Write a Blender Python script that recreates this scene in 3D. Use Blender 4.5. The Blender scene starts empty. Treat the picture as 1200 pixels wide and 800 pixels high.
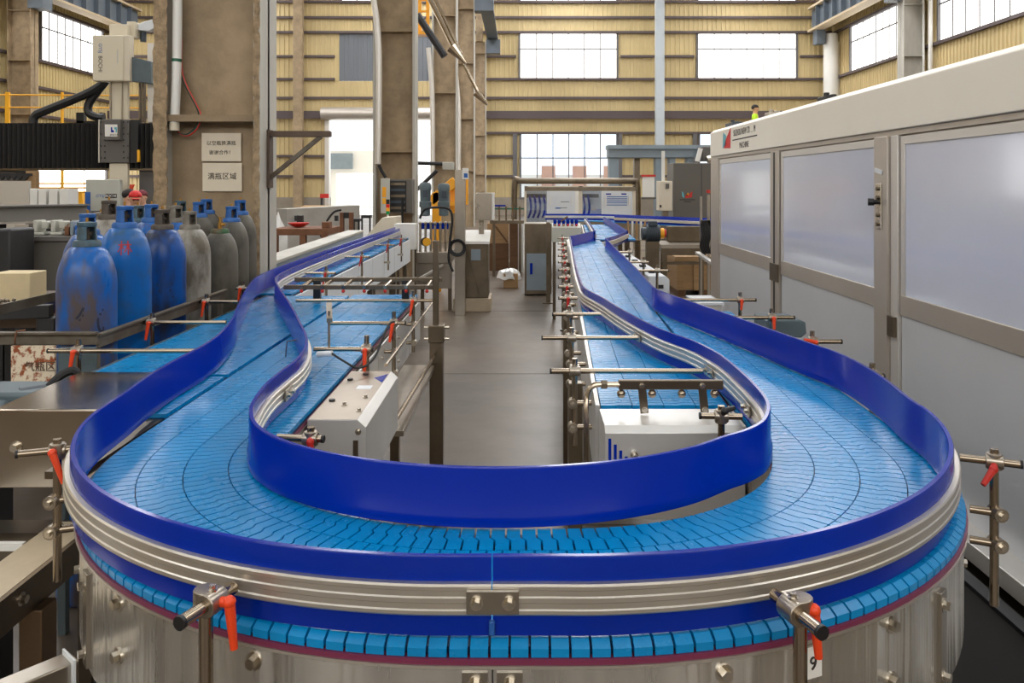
import bpy, bmesh, math, random
from mathutils import Vector, Matrix
random.seed(7)
PI = math.pi
COL = bpy.context.scene.collection
# ---------------------------------------------------------------- measuring
CAMZ, FPX, U0, V0 = 1.75, 960.0, 609.0, 217.0
def at_depth(u, v, y):
    return Vector(((u - U0) / FPX * y, y, CAMZ - (v - V0) / FPX * y))
def at_height(u, v, z):
    y = FPX * (CAMZ - z) / (v - V0)
    return Vector(((u - U0) / FPX * y, y, z))
def px(u0, u1, v0, v1, y):
    a = at_depth(u0, v1, y); b = at_depth(u1, v0, y)
    return a.x, b.x, a.z, b.z
# ---------------------------------------------------------------- materials
def lin(c):
    out = []
    for x in c:
        x = x / 255.0
        out.append(x / 12.92 if x <= 0.04045 else ((x + 0.055) / 1.055) ** 2.4)
    return (out[0], out[1], out[2], 1.0)
def mat(name, col, rough=0.5, metal=0.0, var=0.0, scale=6.0, col2=None, bump=0.0, bscale=None, stretch=(1, 1, 1),
        coat=0.0, rvar=0.0, spec=0.5, thresh=(0.35, 0.65), detail=6.0, bdist=0.01):
    m = bpy.data.materials.new(name); m.use_nodes = True
    nt = m.node_tree; N = nt.nodes; L = nt.links
    b = N['Principled BSDF']
    b.inputs['Base Color'].default_value = lin(col)
    b.inputs['Roughness'].default_value = rough
    b.inputs['Metallic'].default_value = metal
    b.inputs['Specular IOR Level'].default_value = spec
    b.inputs['Coat Weight'].default_value = coat
    b.inputs['Coat Roughness'].default_value = 0.08
    if var > 0 or bump > 0 or rvar > 0 or col2 is not None:
        tc = N.new('ShaderNodeTexCoord'); mp = N.new('ShaderNodeMapping')
        mp.inputs['Scale'].default_value = stretch
        L.new(tc.outputs['Object'], mp.inputs['Vector'])
        nz = N.new('ShaderNodeTexNoise'); nz.inputs['Scale'].default_value = scale
        nz.inputs['Detail'].default_value = detail; nz.inputs['Roughness'].default_value = 0.62
        L.new(mp.outputs['Vector'], nz.inputs['Vector'])
        rp = N.new('ShaderNodeMapRange')
        rp.inputs['From Min'].default_value = thresh[0]; rp.inputs['From Max'].default_value = thresh[1]
        L.new(nz.outputs['Fac'], rp.inputs['Value'])
        if var > 0 or col2 is not None:
            mx = N.new('ShaderNodeMix'); mx.data_type = 'RGBA'
            c1 = lin(col)
            c2 = lin(col2) if col2 is not None else tuple(x * (1 - var) for x in c1[:3]) + (1,)
            mx.inputs[6].default_value = c1; mx.inputs[7].default_value = c2
            L.new(rp.outputs['Result'], mx.inputs[0])
            L.new(mx.outputs[2], b.inputs['Base Color'])
        if rvar > 0:
            r2 = N.new('ShaderNodeMapRange')
            r2.inputs['To Min'].default_value = max(0.02, rough - rvar); r2.inputs['To Max'].default_value = min(1, rough + rvar)
            L.new(nz.outputs['Fac'], r2.inputs['Value']); L.new(r2.outputs['Result'], b.inputs['Roughness'])
        if bump > 0:
            n2 = N.new('ShaderNodeTexNoise'); n2.inputs['Scale'].default_value = bscale or scale * 6
            n2.inputs['Detail'].default_value = 5
            L.new(mp.outputs['Vector'], n2.inputs['Vector'])
            bp = N.new('ShaderNodeBump'); bp.inputs['Strength'].default_value = bump; bp.inputs['Distance'].default_value = bdist
            L.new(n2.outputs['Fac'], bp.inputs['Height']); L.new(bp.outputs['Normal'], b.inputs['Normal'])
    return m
def emis(name, col, s):
    m = bpy.data.materials.new(name); m.use_nodes = True
    nt = m.node_tree; nt.nodes.clear()
    o = nt.nodes.new('ShaderNodeOutputMaterial'); e = nt.nodes.new('ShaderNodeEmission')
    e.inputs['Color'].default_value = lin(col); e.inputs['Strength'].default_value = s
    nt.links.new(e.outputs[0], o.inputs[0]); return m
def glassy(name, tint=(235, 240, 245), gl=0.08):
    m = bpy.data.materials.new(name); m.use_nodes = True
    nt = m.node_tree; nt.nodes.clear(); N = nt.nodes; L = nt.links
    o = N.new('ShaderNodeOutputMaterial'); t = N.new('ShaderNodeBsdfTransparent'); g = N.new('ShaderNodeBsdfGlossy')
    t.inputs['Color'].default_value = lin(tint); g.inputs['Roughness'].default_value = 0.05
    mx = N.new('ShaderNodeMixShader'); mx.inputs[0].default_value = gl
    L.new(t.outputs[0], mx.inputs[1]); L.new(g.outputs[0], mx.inputs[2]); L.new(mx.outputs[0], o.inputs[0]); return m
M = {}
def setup_materials():
    M['belt'] = mat('belt_blue', (0, 138, 202), 0.27, var=0.18, scale=5, rvar=0.06, spec=0.4)
    M['belt_gap'] = mat('belt_gap', (8, 42, 84), 0.6)
    M['rail'] = mat('rail_blue', (0, 42, 156), 0.17, var=0.15, scale=1.5, coat=0.08, spec=0.2)
    M['alu'] = mat('aluminium', (214, 208, 198), 0.36, 0.85, var=0.12, scale=3)
    M['steel'] = mat('stainless', (186, 178, 166), 0.30, 1.0, var=0.22, scale=2.2, stretch=(1, 1, 0.5), rvar=0.1)
    M['skirt'] = mat('stainless_skirt', (232, 228, 220), 0.26, 0.85, var=0.42, scale=5.0, stretch=(1.6, 1.6, 0.10), rvar=0.12, bump=0.8, bscale=2.6, bdist=0.06, spec=.6)
    M['steel_dark'] = mat('stainless_dark', (128, 116, 100), 0.36, 1.0, var=0.3, scale=3)
    M['steel_lite'] = mat('stainless_sheet', (214, 212, 208), 0.42, 0.6, var=0.12, scale=2, rvar=0.1)
    M['steel_box'] = mat('stainless_cover', (172, 160, 144), 0.16, 1.0, var=0.18, scale=3.5, rvar=0.08)
    M['chrome'] = mat('polished_rod', (164, 150, 132), 0.2, 1.0)
    M['bolt'] = mat('bolt_steel', (212, 204, 190), 0.26, 1.0, var=0.2, scale=30)
    M['clamp'] = mat('cast_clamp', (176, 166, 152), 0.3, 0.9, var=0.2, scale=30)
    M['purple'] = mat('wear_strip_purple', (116, 44, 74), 0.4)
    M['orange'] = mat('orange_plastic', (236, 72, 28), 0.4, var=0.1, scale=20)
    M['redlever'] = mat('red_plastic', (190, 40, 32), 0.4)
    M['black'] = mat('black_plastic', (24, 24, 26), 0.45)
    M['rubber'] = mat('black_rubber', (16, 16, 17), 0.6)
    M['white'] = mat('white_paint', (232, 230, 224), 0.45, var=0.05, scale=2)
    M['sheetwhite'] = mat('white_plate', (222, 226, 230), 0.35, var=0.06, scale=2)
    M['floor'] = mat('concrete_floor', (104, 92, 80), 0.36, var=0.55, scale=0.7, bump=0.08, bscale=14, rvar=0.14, detail=10)
    M['joint'] = mat('floor_joint', (70, 62, 54), 0.8)
    M['wallp'] = mat('yellow_cladding', (208, 187, 138), 0.5, var=0.14, scale=0.5)
    M['dado'] = mat('dado_blockwork', (150, 140, 126), 0.8, var=0.2, scale=1.2)
    M['girt'] = mat('girt_steel', (84, 72, 72), 0.6)
    M['winframe'] = mat('window_frame', (98, 96, 98), 0.5)
    M['pillar'] = mat('dusty_column_paint', (168, 146, 116), 0.75, var=0.38, scale=2.6, bump=0.4, bscale=24, detail=12)
    M['pillar_edge'] = mat('rough_mortar', (178, 154, 122), 0.9, var=0.5, scale=14, bump=0.9, bscale=50)
    M['flange'] = mat('pale_flange_paint', (190, 186, 176), 0.6, var=0.2, scale=2.2, stretch=(1, 1, .3), bump=0.1)
    M['bluegrey'] = mat('bluegrey_steel', (136, 150, 160), 0.5, var=0.16, scale=1.5)
    M['craneblue'] = mat('crane_bluegrey', (96, 106, 116), 0.5, var=0.15, scale=1)
    M['crflange'] = mat('crane_flange', (186, 168, 140), 0.6)
    M['cream'] = mat('cream_enamel', (242, 234, 218), 0.34, var=0.04, scale=1)
    M['frost'] = mat('frosted_sheet', (208, 214, 232), 0.16, var=0.06, scale=1.0, rvar=0.06, coat=0.7)
    M['frostlow'] = mat('matt_metal_sheet', (220, 223, 228), 0.3, 0.4, var=0.05, scale=1.2)
    M['mframe'] = mat('brushed_frame', (196, 188, 178), 0.38, 0.6, var=0.08, scale=2)
    M['mframe_l'] = mat('light_frame', (214, 210, 204), 0.36, 0.5)
    M['greycab'] = mat('grey_enamel', (96, 92, 86), 0.45)
    M['bottle_blue'] = mat('cylinder_blue', (8, 94, 174), 0.3, col2=(84, 76, 78), scale=8, thresh=(0.42, 0.6), spec=.35, stretch=(1, 1, .35), bump=0.08, rvar=.12)
    M['bottle_blue2'] = mat('cylinder_blue_b', (6, 76, 152), 0.32, col2=(36, 42, 62), scale=8, thresh=(0.42, 0.62), spec=.35, stretch=(1, 1, .4), bump=0.08, rvar=.12)
    M['bottle_teal'] = mat('cylinder_bright_blue', (10, 96, 172), 0.32, col2=(52, 84, 116), scale=8, thresh=(0.44, 0.66), spec=.35, bump=0.08, rvar=.12)
    M['bottle_grey'] = mat('cylinder_grey', (158, 154, 146), 0.42, col2=(96, 88, 74), scale=8, thresh=(0.42, 0.64), stretch=(1, 1, .5), bump=0.1)
    M['bottle_dark'] = mat('cylinder_dark', (98, 94, 84), 0.5, col2=(52, 48, 42), scale=7, thresh=(0.4, 0.7), stretch=(1, 1, .5), bump=0.12)
    M['capblue'] = mat('cap_blue', (34, 92, 160), 0.5, col2=(40, 60, 84), scale=14, thresh=(.5, .75), bump=.1)
    M['captealgrey'] = mat('cap_teal_grey', (70, 104, 122), 0.55, col2=(60, 72, 76), scale=14, bump=.1)
    M['capdark'] = mat('cap_rusty', (92, 84, 74), 0.6, col2=(56, 44, 36), scale=14, bump=.15)
    M['capgreen'] = mat('cap_green', (40, 96, 60), 0.5, col2=(110, 60, 44), scale=10)
    M['capgrey'] = mat('cap_grey', (140, 134, 122), 0.55, col2=(90, 84, 74), scale=12)
    M['brass'] = mat('brass', (186, 140, 70), 0.35, 0.9)
    M['redpaint'] = mat('red_marker', (172, 34, 40), 0.6)
    M['darkpaint'] = mat('dark_marker', (36, 40, 60), 0.7)
    M['rack'] = mat('rack_steel', (112, 106, 94), 0.6, 0.2, var=0.3, scale=5, col2=(84, 70, 56))
    M['darksteel'] = mat('dark_steel', (52, 52, 54), 0.5, 0.3, var=0.25, scale=4)
    M['rust'] = mat('rusty_steel', (126, 84, 58), 0.8, var=0.3, scale=7, bump=.15)
    M['rustboard'] = mat('rusty_board', (222, 208, 184), 0.7, col2=(146, 74, 36), scale=26, thresh=(.5, .58), stretch=(1, 1, 1), detail=4)
    M['paper'] = mat('paper', (226, 214, 192), 0.8, var=0.04, scale=8)
    M['ink'] = mat('ink', (52, 46, 42), 0.8)
    M['inkblue'] = mat('blue_ink', (44, 96, 168), 0.6)
    M['gborder'] = mat('machine_cream', (214, 204, 184), 0.5)
    M['headcream'] = mat('head_cream', (216, 206, 184), 0.5)
    M['bellows'] = mat('bellows', (30, 29, 29), 0.42)
    M['plate_grey'] = mat('plate_grey', (96, 92, 88), 0.5, var=.08, scale=4)
    M['yellow'] = mat('safety_yellow', (240, 174, 30), 0.45)
    M['craneyellow'] = mat('crane_yellow', (244, 168, 22), 0.4, var=.08, scale=3)
    M['motor'] = mat('motor_bluegrey', (88, 102, 108), 0.45, var=.12, scale=8)
    M['motor_dark'] = mat('motor_dark', (62, 72, 82), 0.5, var=.15, scale=8)
    M['blueenamel'] = mat('blue_enamel', (36, 92, 170), 0.4)
    M['boxblue'] = mat('long_box_blue', (138, 152, 164), 0.5, var=.1, scale=2)
    M['concrete'] = mat('concrete_block', (176, 172, 164), 0.8, var=.2, scale=2.5, bump=.2)
    M['wood'] = mat('crate_wood', (172, 138, 98), 0.7, var=.25, scale=3, stretch=(1, 8, 8))
    M['wooddark'] = mat('dark_wood', (112, 80, 52), 0.7, var=.3, scale=4, stretch=(1, 6, 6))
    M['card'] = mat('cardboard', (170, 136, 96), 0.8, var=.1, scale=4)
    M['film'] = mat('plastic_film', (226, 226, 224), 0.25, var=.1, scale=8, coat=.3)
    M['red'] = mat('red_paint', (196, 44, 36), 0.45)
    M['green'] = mat('green_cable', (30, 96, 70), 0.45)
    M['lamp_r'] = mat('lens_red', (220, 40, 30), 0.25)
    M['lamp_y'] = mat('lens_amber', (244, 170, 40), 0.25)
    M['lamp_g'] = mat('lens_green', (30, 140, 70), 0.25)
    M['skin'] = mat('skin', (206, 158, 128), 0.5)
    M['shirt'] = mat('blue_shirt', (120, 146, 190), 0.8, var=.15, scale=12)
    M['trousers'] = mat('dark_trousers', (44, 48, 62), 0.85)
    M['hivis'] = mat('hivis_vest', (196, 236, 34), 0.7)
    M['hair'] = mat('dark_hair', (34, 26, 22), 0.7)
    M['capred'] = mat('red_cap', (206, 36, 34), 0.6)
    M['capmar'] = mat('maroon_cap', (108, 30, 40), 0.6)
    M['brick'] = mat('pink_brick', (206, 160, 140), 0.8, var=.1, scale=1)
    M['outwhite'] = mat('outside_render', (240, 238, 234), 0.8)
    M['teal'] = mat('logo_teal', (96, 176, 190), 0.5)
    M['glass'] = glassy('window_glass')
    M['guard'] = glassy('guard_polycarbonate', (206, 214, 226), 0.18)
    M['window'] = emis('daylit_pane', (255, 252, 246), 3.6)
    M['window_dim'] = emis('daylit_pane_shaded', (250, 250, 250), 4.6)  # glow of the window row added behind the camera as front fill
    M['skylight'] = emis('daylit_skylight', (249, 250, 252), 14.5)
# ---------------------------------------------------------------- mesh builder
WL = {}
class MB:
    def __init__(self): self.v = []; self.f = []
    def add(self, vs, fs):
        b = len(self.v); self.v += [Vector(p) for p in vs]
        self.f += [tuple(i + b for i in f) for f in fs]; return self
    def box(self, x0, x1, y0, y1, z0, z1):
        if x0 > x1: x0, x1 = x1, x0
        if y0 > y1: y0, y1 = y1, y0
        if z0 > z1: z0, z1 = z1, z0
        return self.add([(x0, y0, z0), (x1, y0, z0), (x1, y1, z0), (x0, y1, z0), (x0, y0, z1), (x1, y0, z1), (x1, y1, z1), (x0, y1, z1)],
                        [(0, 3, 2, 1), (4, 5, 6, 7), (0, 1, 5, 4), (1, 2, 6, 5), (2, 3, 7, 6), (3, 0, 4, 7)])
    def obox(self, c, s, R=None):
        R = R or Matrix.Identity(3); c = Vector(c); vs = []
        for dz in (-.5, .5):
            for dx, dy in ((-.5, -.5), (.5, -.5), (.5, .5), (-.5, .5)):
                vs.append(c + R @ Vector((dx * s[0], dy * s[1], dz * s[2])))
        return self.add(vs, [(0, 3, 2, 1), (4, 5, 6, 7), (0, 1, 5, 4), (1, 2, 6, 5), (2, 3, 7, 6), (3, 0, 4, 7)])
    def bar(self, p0, p1, w, h):
        p0 = Vector(p0); p1 = Vector(p1); d = (p1 - p0); L = d.length; d.normalize()
        up = Vector((0, 0, 1)) if abs(d.z) < 0.95 else Vector((0, 1, 0))
        s = d.cross(up).normalized(); t = s.cross(d)
        R = Matrix((d, s, t)).transposed()
        return self.obox((p0 + p1) / 2, (L, w, h), R)
    def cyl(self, p0, p1, r, n=14, r2=None):
        p0 = Vector(p0); p1 = Vector(p1); d = (p1 - p0).normalized(); r2 = r if r2 is None else r2
        a = d.orthogonal().normalized(); b = d.cross(a)
        vs = []
        for p, q in ((p0, r), (p1, r2)):
            for i in range(n):
                t = 2 * PI * i / n; vs.append(p + (a * math.cos(t) + b * math.sin(t)) * q)
        fs = [tuple(reversed(range(n))), tuple(range(n, 2 * n))]
        fs += [(i, (i + 1) % n, n + (i + 1) % n, n + i) for i in range(n)]
        return self.add(vs, fs)
    def tube(self, path, r, n=8):
        P = [Vector(p) for p in path]; vs = []; fs = []; a = None
        for k, p in enumerate(P):
            d = (P[min(k + 1, len(P) - 1)] - P[max(k - 1, 0)]).normalized()
            if a is None: a = d.orthogonal().normalized()
            else: a = (a - d * a.dot(d)).normalized()
            b = d.cross(a); rr = r[k] if isinstance(r, (list, tuple)) else r
            for i in range(n):
                t = 2 * PI * i / n; vs.append(p + (a * math.cos(t) + b * math.sin(t)) * rr)
        m = len(P)
        fs.append(tuple(reversed(range(n)))); fs.append(tuple(range((m - 1) * n, m * n)))
        for k in range(m - 1):
            for i in range(n):
                j = (i + 1) % n; fs.append((k * n + i, k * n + j, (k + 1) * n + j, (k + 1) * n + i))
        return self.add(vs, fs)
    def lathe(self, c, prof, n=24):
        c = Vector(c); vs = []; fs = []; m = len(prof)
        for r, z in prof:
            for i in range(n):
                t = 2 * PI * i / n; vs.append(c + Vector((r * math.cos(t), r * math.sin(t), z)))
        for k in range(m - 1):
            for i in range(n):
                j = (i + 1) % n; fs.append((k * n + i, k * n + j, (k + 1) * n + j, (k + 1) * n + i))
        if prof[0][0] > 1e-4: fs.append(tuple(reversed(range(n))))
        if prof[-1][0] > 1e-4: fs.append(tuple(range((m - 1) * n, m * n)))
        return self.add(vs, fs)
    def prism(self, poly, a0, a1, axis='z'):
        def mk(p, a):
            if axis == 'z': return (p[0], p[1], a)
            if axis == 'x': return (a, p[0], p[1])
            return (p[0], a, p[1])
        n = len(poly)
        vs = [mk(p, a0) for p in poly] + [mk(p, a1) for p in poly]
        return self.add(vs, [tuple(reversed(range(n))), tuple(range(n, 2 * n))] + [(i, (i + 1) % n, n + (i + 1) % n, n + i) for i in range(n)])
    def sweep(self, path, prof, z):
        m = len(path); k = len(prof); vs = []; fs = []
        for i in range(m):
            p = Vector(path[i])
            a = (p - Vector(path[i - 1])).normalized() if i > 0 else None
            b = (Vector(path[i + 1]) - p).normalized() if i < m - 1 else None
            if a is None: a = b
            if b is None: b = a
            na = Vector((-a.y, a.x)); nb = Vector((-b.y, b.x)); nn = (na + nb)
            nn = nn / max(0.35, nn.dot(na))
            for q in prof: vs.append((p.x + nn.x * q[0], p.y + nn.y * q[0], z + q[1]))
        for i in range(m - 1):
            for j in range(k):
                l = (j + 1) % k; fs.append((i * k + j, (i + 1) * k + j, (i + 1) * k + l, i * k + l))
        fs.append(tuple(range(k))); fs.append(tuple(reversed(range((m - 1) * k, m * k))))
        return self.add(vs, fs)
    def ball(self, c, r, n=12, sq=(1, 1, 1)):
        prof = [(max(1e-5, math.sin(PI * i / n)) * r, -math.cos(PI * i / n) * r) for i in range(n + 1)]
        b = len(self.v); self.lathe((0, 0, 0), prof, n * 2)
        for i in range(b, len(self.v)):
            p = self.v[i]; self.v[i] = Vector((p.x * sq[0] + c[0], p.y * sq[1] + c[1], p.z * sq[2] + c[2]))
        return self
    def build(self, name, m, parent=None, smooth=True, bevel=0.0, angle=35):
        me = bpy.data.meshes.new(name)
        if parent is not None: loc = WL[parent]
        else:
            xs = [p.x for p in self.v]; ys = [p.y for p in self.v]; zs = [p.z for p in self.v]
            loc = Vector(((min(xs) + max(xs)) / 2, (min(ys) + max(ys)) / 2, min(zs)))
        me.from_pydata([tuple(p - loc) for p in self.v], [], self.f)
        bm = bmesh.new(); bm.from_mesh(me); bmesh.ops.recalc_face_normals(bm, faces=bm.faces); bm.to_mesh(me); bm.free()
        if smooth:
            me.polygons.foreach_set('use_smooth', [True] * len(me.polygons))
            me.set_sharp_from_angle(angle=math.radians(angle))
        me.materials.append(M[m] if isinstance(m, str) else m)
        o = bpy.data.objects.new(name, me); COL.objects.link(o)
        if parent is not None: o.parent = parent
        else: o.location = loc
        WL[o] = loc
        if bevel > 0:
            md = o.modifiers.new('bevel', 'BEVEL'); md.width = bevel; md.segments = 2; md.limit_method = 'ANGLE'; md.angle_limit = math.radians(40)
        return o
USED = {}
def tag(o, label, cat, group=None):
    o['label'] = label; o['category'] = cat
    if group: o['group'] = group
    return o
def thing(name, label, cat, loc, group=None):
    o = bpy.data.objects.new(name, None); COL.objects.link(o); o.empty_display_size = 0.1
    o.location = loc; WL[o] = Vector(loc); return tag(o, label, cat, group)
def struct(mb, name, m, parent=None, **k):
    o = mb.build(name, m, parent, **k); o['kind'] = 'structure'; return o
def copy_tree(o, parent=None):
    c = o.copy(); COL.objects.link(c)
    if parent is not None: c.parent = parent
    for ch in o.children: copy_tree(ch, c)
    return c
def text(name, s, size, m, loc, rot, parent=None, ext=0.0008, align='CENTER', shear=0.0, sx=1.0):
    cu = bpy.data.curves.new(name, 'FONT'); cu.body = s; cu.size = size; cu.extrude = ext; cu.align_x = align; cu.align_y = 'CENTER'; cu.shear = shear
    t = bpy.data.objects.new(name, cu); COL.objects.link(t)
    dg = bpy.context.evaluated_depsgraph_get(); dg.update()
    me = bpy.data.meshes.new_from_object(t.evaluated_get(dg))
    COL.objects.unlink(t); bpy.data.objects.remove(t)
    R = Matrix.Rotation(rot[2], 4, 'Z') @ Matrix.Rotation(rot[1], 4, 'Y') @ Matrix.Rotation(rot[0], 4, 'X')
    base = WL[parent] if parent is not None else Vector((0, 0, 0))
    me.transform(Matrix.Translation(Vector(loc) - base) @ R @ Matrix.Diagonal((sx, 1, 1, 1)))
    me.name = name; me.materials.clear(); me.materials.append(M[m])
    o = bpy.data.objects.new(name, me); COL.objects.link(o)
    if parent is not None: o.parent = parent
    WL[o] = base
    return o
FACE_CAM = (PI / 2, 0, 0)
FACE_LEFT = (PI / 2, 0, -PI / 2)
def smooth_path(P, n=6):
    P = [Vector(p) for p in P]; out = []
    for i in range(len(P) - 1):
        p0 = P[max(i - 1, 0)]; p1 = P[i]; p2 = P[i + 1]; p3 = P[min(i + 2, len(P) - 1)]
        for k in range(n):
            t = k / n
            out.append(0.5 * ((2 * p1) + (p2 - p0) * t + (2 * p0 - 5 * p1 + 4 * p2 - p3) * t * t + (3 * p1 - p0 - 3 * p2 + p3) * t ** 3))
    out.append(P[-1]); return out
def hexbolt(mb, p, d, r=0.008, h=0.007):
    p = Vector(p); d = Vector(d).normalized()
    mb.cyl(p - d * 0.001, p + d * 0.002, r * 1.5, 20); mb.cyl(p + d * 0.0021, p + d * (h + .003), r, 6)
# ================================================================ THE HALL
YB, XR, XL, ZC = 48.0, 18.3, -24.0, 15.0
def corrug(mb, axis, c, a0, a1, z0, z1, inward):
    pts = []; P = 0.27; k = math.floor(a0 / P)
    while k * P < a1:
        for o, d in ((0, 0), (.19, 0), (.205, 1), (.25, 1)):
            a = k * P + o
            if a0 <= a <= a1: pts.append((a, d * 0.06))
        k += 1
    pts = [(a0, 0)] + pts + [(a1, 0)]
    vs = []
    for a, d in pts:
        for z in (z0, z1):
            vs.append((a, c + inward * d, z) if axis == 'x' else (c + inward * d, a, z))
    mb.add(vs, [(2 * i, 2 * i + 2, 2 * i + 3, 2 * i + 1) for i in range(len(pts) - 1)])
def clad(mb, axis, c, a0, a1, z0, z1, holes, inward):
    zs = sorted({z0, z1} | {h[2] for h in holes} | {h[3] for h in holes}); zs = [z for z in zs if z0 <= z <= z1]
    for za, zb in zip(zs, zs[1:]):
        cut = sorted([(h[0], h[1]) for h in holes if h[2] < zb - 1e-6 and h[3] > za + 1e-6]); a = a0
        for h0, h1 in cut:
            if h0 > a: corrug(mb, axis, c, a, min(h0, a1), za, zb, inward)
            a = max(a, h1)
        if a < a1: corrug(mb, axis, c, a, a1, za, zb, inward)
WN = [0]; TN = [0]
def window(axis, c, a0, a1, z0, z1, ncol, trans, m='window', inward=-1, fw=0.12):
    WN[0] += 1
    def B(mb, p0, p1, q0, q1, d0, d1):
        d0, d1 = c + inward * d0, c + inward * d1
        if axis == 'x': mb.box(p0, p1, d0, d1, q0, q1)
        else: mb.box(d0, d1, p0, p1, q0, q1)
    f = MB()
    B(f, a0 - fw, a1 + fw, z1, z1 + fw, -.05, .12); B(f, a0 - fw, a1 + fw, z0 - fw, z0, -.05, .12)
    B(f, a0 - fw, a0, z0, z1, -.05, .12); B(f, a1, a1 + fw, z0, z1, -.05, .12)
    for i in range(1, ncol):
        a = a0 + (a1 - a0) * i / ncol; B(f, a - .03, a + .03, z0, z1, -.02, .03)
    for t in trans:
        z = z0 + (z1 - z0) * t; B(f, a0, a1, z - .035, z + .035, -.02, .035)
    o = struct(f, 'window_%d' % WN[0], 'winframe', smooth=False)
    p = MB(); B(p, a0, a1, z0, z1, -.01, .0); pn = p.build('window_pane', m, o, smooth=False)
    return o
def trim(mb, m, **k):
    TN[0] += 1; return struct(mb, 'trim_%d' % TN[0], m, smooth=False, **k)
def zb(v): return CAMZ + (V0 - v) / FPX * YB
def xb(u): return (u - U0) / FPX * YB
def hall():
    struct(MB().box(XL - 1, XR + 1, -9, YB + .2, -.15, 0), 'floor', 'floor', smooth=False)
    for i, (x0, x1, y0, y1) in enumerate([(-24, 18, 4.22, 4.23), (-24, 18, 7.6, 7.61), (-24, 18, 11.4, 11.415), (-24, 18, 16, 16.02), (-24, 18, 22, 22.03)]):
        trim(MB().box(x0, x1, y0, y1, 0.0, .0015), 'joint')
    # back wall
    up = [(xb(610), xb(722), zb(92), zb(40)), (xb(818), xb(932), zb(92), zb(40))]
    top = [(xb(a), xb(b), zb(2), zb(-48)) for a, b in ((401, 505), (610, 722), (818, 932))]
    low = [(xb(611), xb(722), 1.05, zb(157)), (xb(820), xb(932), 1.05, zb(157))]
    door = (xb(387), xb(522), 0, zb(138)); shut = (xb(398), xb(508), zb(95), zb(39))
    w = MB(); clad(w, 'x', YB, XL, XR, 1.05, ZC, up + top + low + [door, shut], -1)
    struct(w, 'wall_back', 'wallp', smooth=False)
    d = MB(); d.box(XL, door[0], YB - .1, YB + .15, 0, 1.05); d.box(door[1], XR, YB - .1, YB + .15, 0, 1.05)
    struct(d, 'baseboard_back', 'dado', smooth=False)
    for h in up: window('x', YB, *h, 6, [.66])
    for h in top: window('x', YB, *h, 6, [.66])
    for h in low: window('x', YB, *h, 6, [.62], m='glass')
    s = MB(); corrug(s, 'x', YB - .02, shut[0], shut[1], shut[2], shut[3], -1)
    trim(s, 'greycab' if False else 'shutter')
    t = MB()
    holes = up + top + low + [door, shut]
    for v in (2.6, 21, 38.3, 66.5, 93.0, 115, 156.0, 183, 206.5):
        z = zb(v); a = XL
        for h0, h1 in sorted((h[0] - .25, h[1] + .25) for h in holes if h[2] < z < h[3]) + [(XR, XR)]:
            if h0 > a: t.box(a, h0, YB - .2, YB - .065, z - .07, z + .07)
            a = max(a, h1)
    trim(t, 'girt')
    t = MB().box(XL, XR, YB - .34, YB - .2, zb(137.5) - .1, zb(132.5) + .1); trim(t, 'girt')
    # roller door
    f = MB()
    f.box(door[0] - .25, door[0], YB - .3, YB + .1, 0, door[3]); f.box(door[1], door[1] + .2, YB - .3, YB + .1, 0, door[3])
    o = struct(f, 'door_1', 'mframe_l', smooth=False)
    r = MB(); r.cyl((door[0] - .4, YB - .45, door[3] + .2), (door[1] + .4, YB - .45, door[3] + .2), .38, 20); r.build('roller_drum', 'mframe', o)
    # wall posts
    for u0, u1, m, y in ((344.5, 355, 'pillar', 47.4), (768, 778, 'paleblue', 46.5), (601, 606, 'winframe', 47.8), (725, 729, 'winframe', 47.8), (812, 817, 'winframe', 47.8)):
        a = (u0 - U0) / FPX * y; b = (u1 - U0) / FPX * y
        if m == 'winframe': trim(MB().box(a, b, y - .03, y + .1, 1.05, zb(157)), m)
        else: trim(MB().box(a, b, y - .2, y + .2, 0, ZC), m)
    # right wall
    zl, zh = CAMZ + .343 * XR, CAMZ + .475 * XR
    rw = [(39.0, 45.1, zl, zh), (27.5, 35.6, zl, zh), (15, 23, zl, zh), (4, 12, zl, zh)]
    w = MB(); clad(w, 'y', XR, -9, YB, 0, ZC, rw, -1); struct(w, 'wall_right', 'wallp', smooth=False)
    for h in rw: window('y', XR, *h, 8, [.66], inward=-1)
    t = MB()
    for z in (2.2, 3.6, 5.0, 6.4, zl - .1, zl + 1.2 if False else zh + .1, 12.2):
        t.box(XR - .2, XR - .04, -9, YB, z - .07, z + .07)
    trim(t, 'girt')
    # left wall
    zl2, zh2 = CAMZ + .262 * -XL, CAMZ + .366 * -XL
    lw = [(41.0, 47.0, zl2, zh2), (29.0, 37.0, zl2, zh2), (16, 25, zl2, zh2), (4, 12, zl2, zh2), (40.6, 47.4, 1.0, 4.6)]
    w = MB(); clad(w, 'y', XL, -9, YB, 0, ZC, lw, 1); struct(w, 'wall_left', 'wallp', smooth=False)
    for i, h in enumerate(lw): window('y', XL, *h, 8 if i < 4 else 3, [.66] if i < 4 else [], inward=1)
    t = MB()
    for z in (5.2, 6.6, zl2 - .1, zh2 + .1, 12.2): t.box(XL + .04, XL + .2, -9, YB, z - .07, z + .07)
    trim(t, 'girt')
    # front wall behind the photographer
    w = MB(); clad(w, 'x', -9, XL, XR, 0, ZC, [(-14, 10, 5, 9.5)], 1); struct(w, 'wall_front', 'wallp', smooth=False)
    window('x', -9, -14, 10, 5, 9.5, 16, [.5], inward=1, m='window_dim')  # unseen window row, added to light the view from the front
    # roof with skylight strips
    sky = [(-17.5, -15.5), (-7.5, -5.0), (1.5, 4.0), (12, 14)]
    r = MB(); a = XL
    for s0, s1 in sky: r.box(a, s0, -9, YB, ZC, ZC + .1); a = s1
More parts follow.
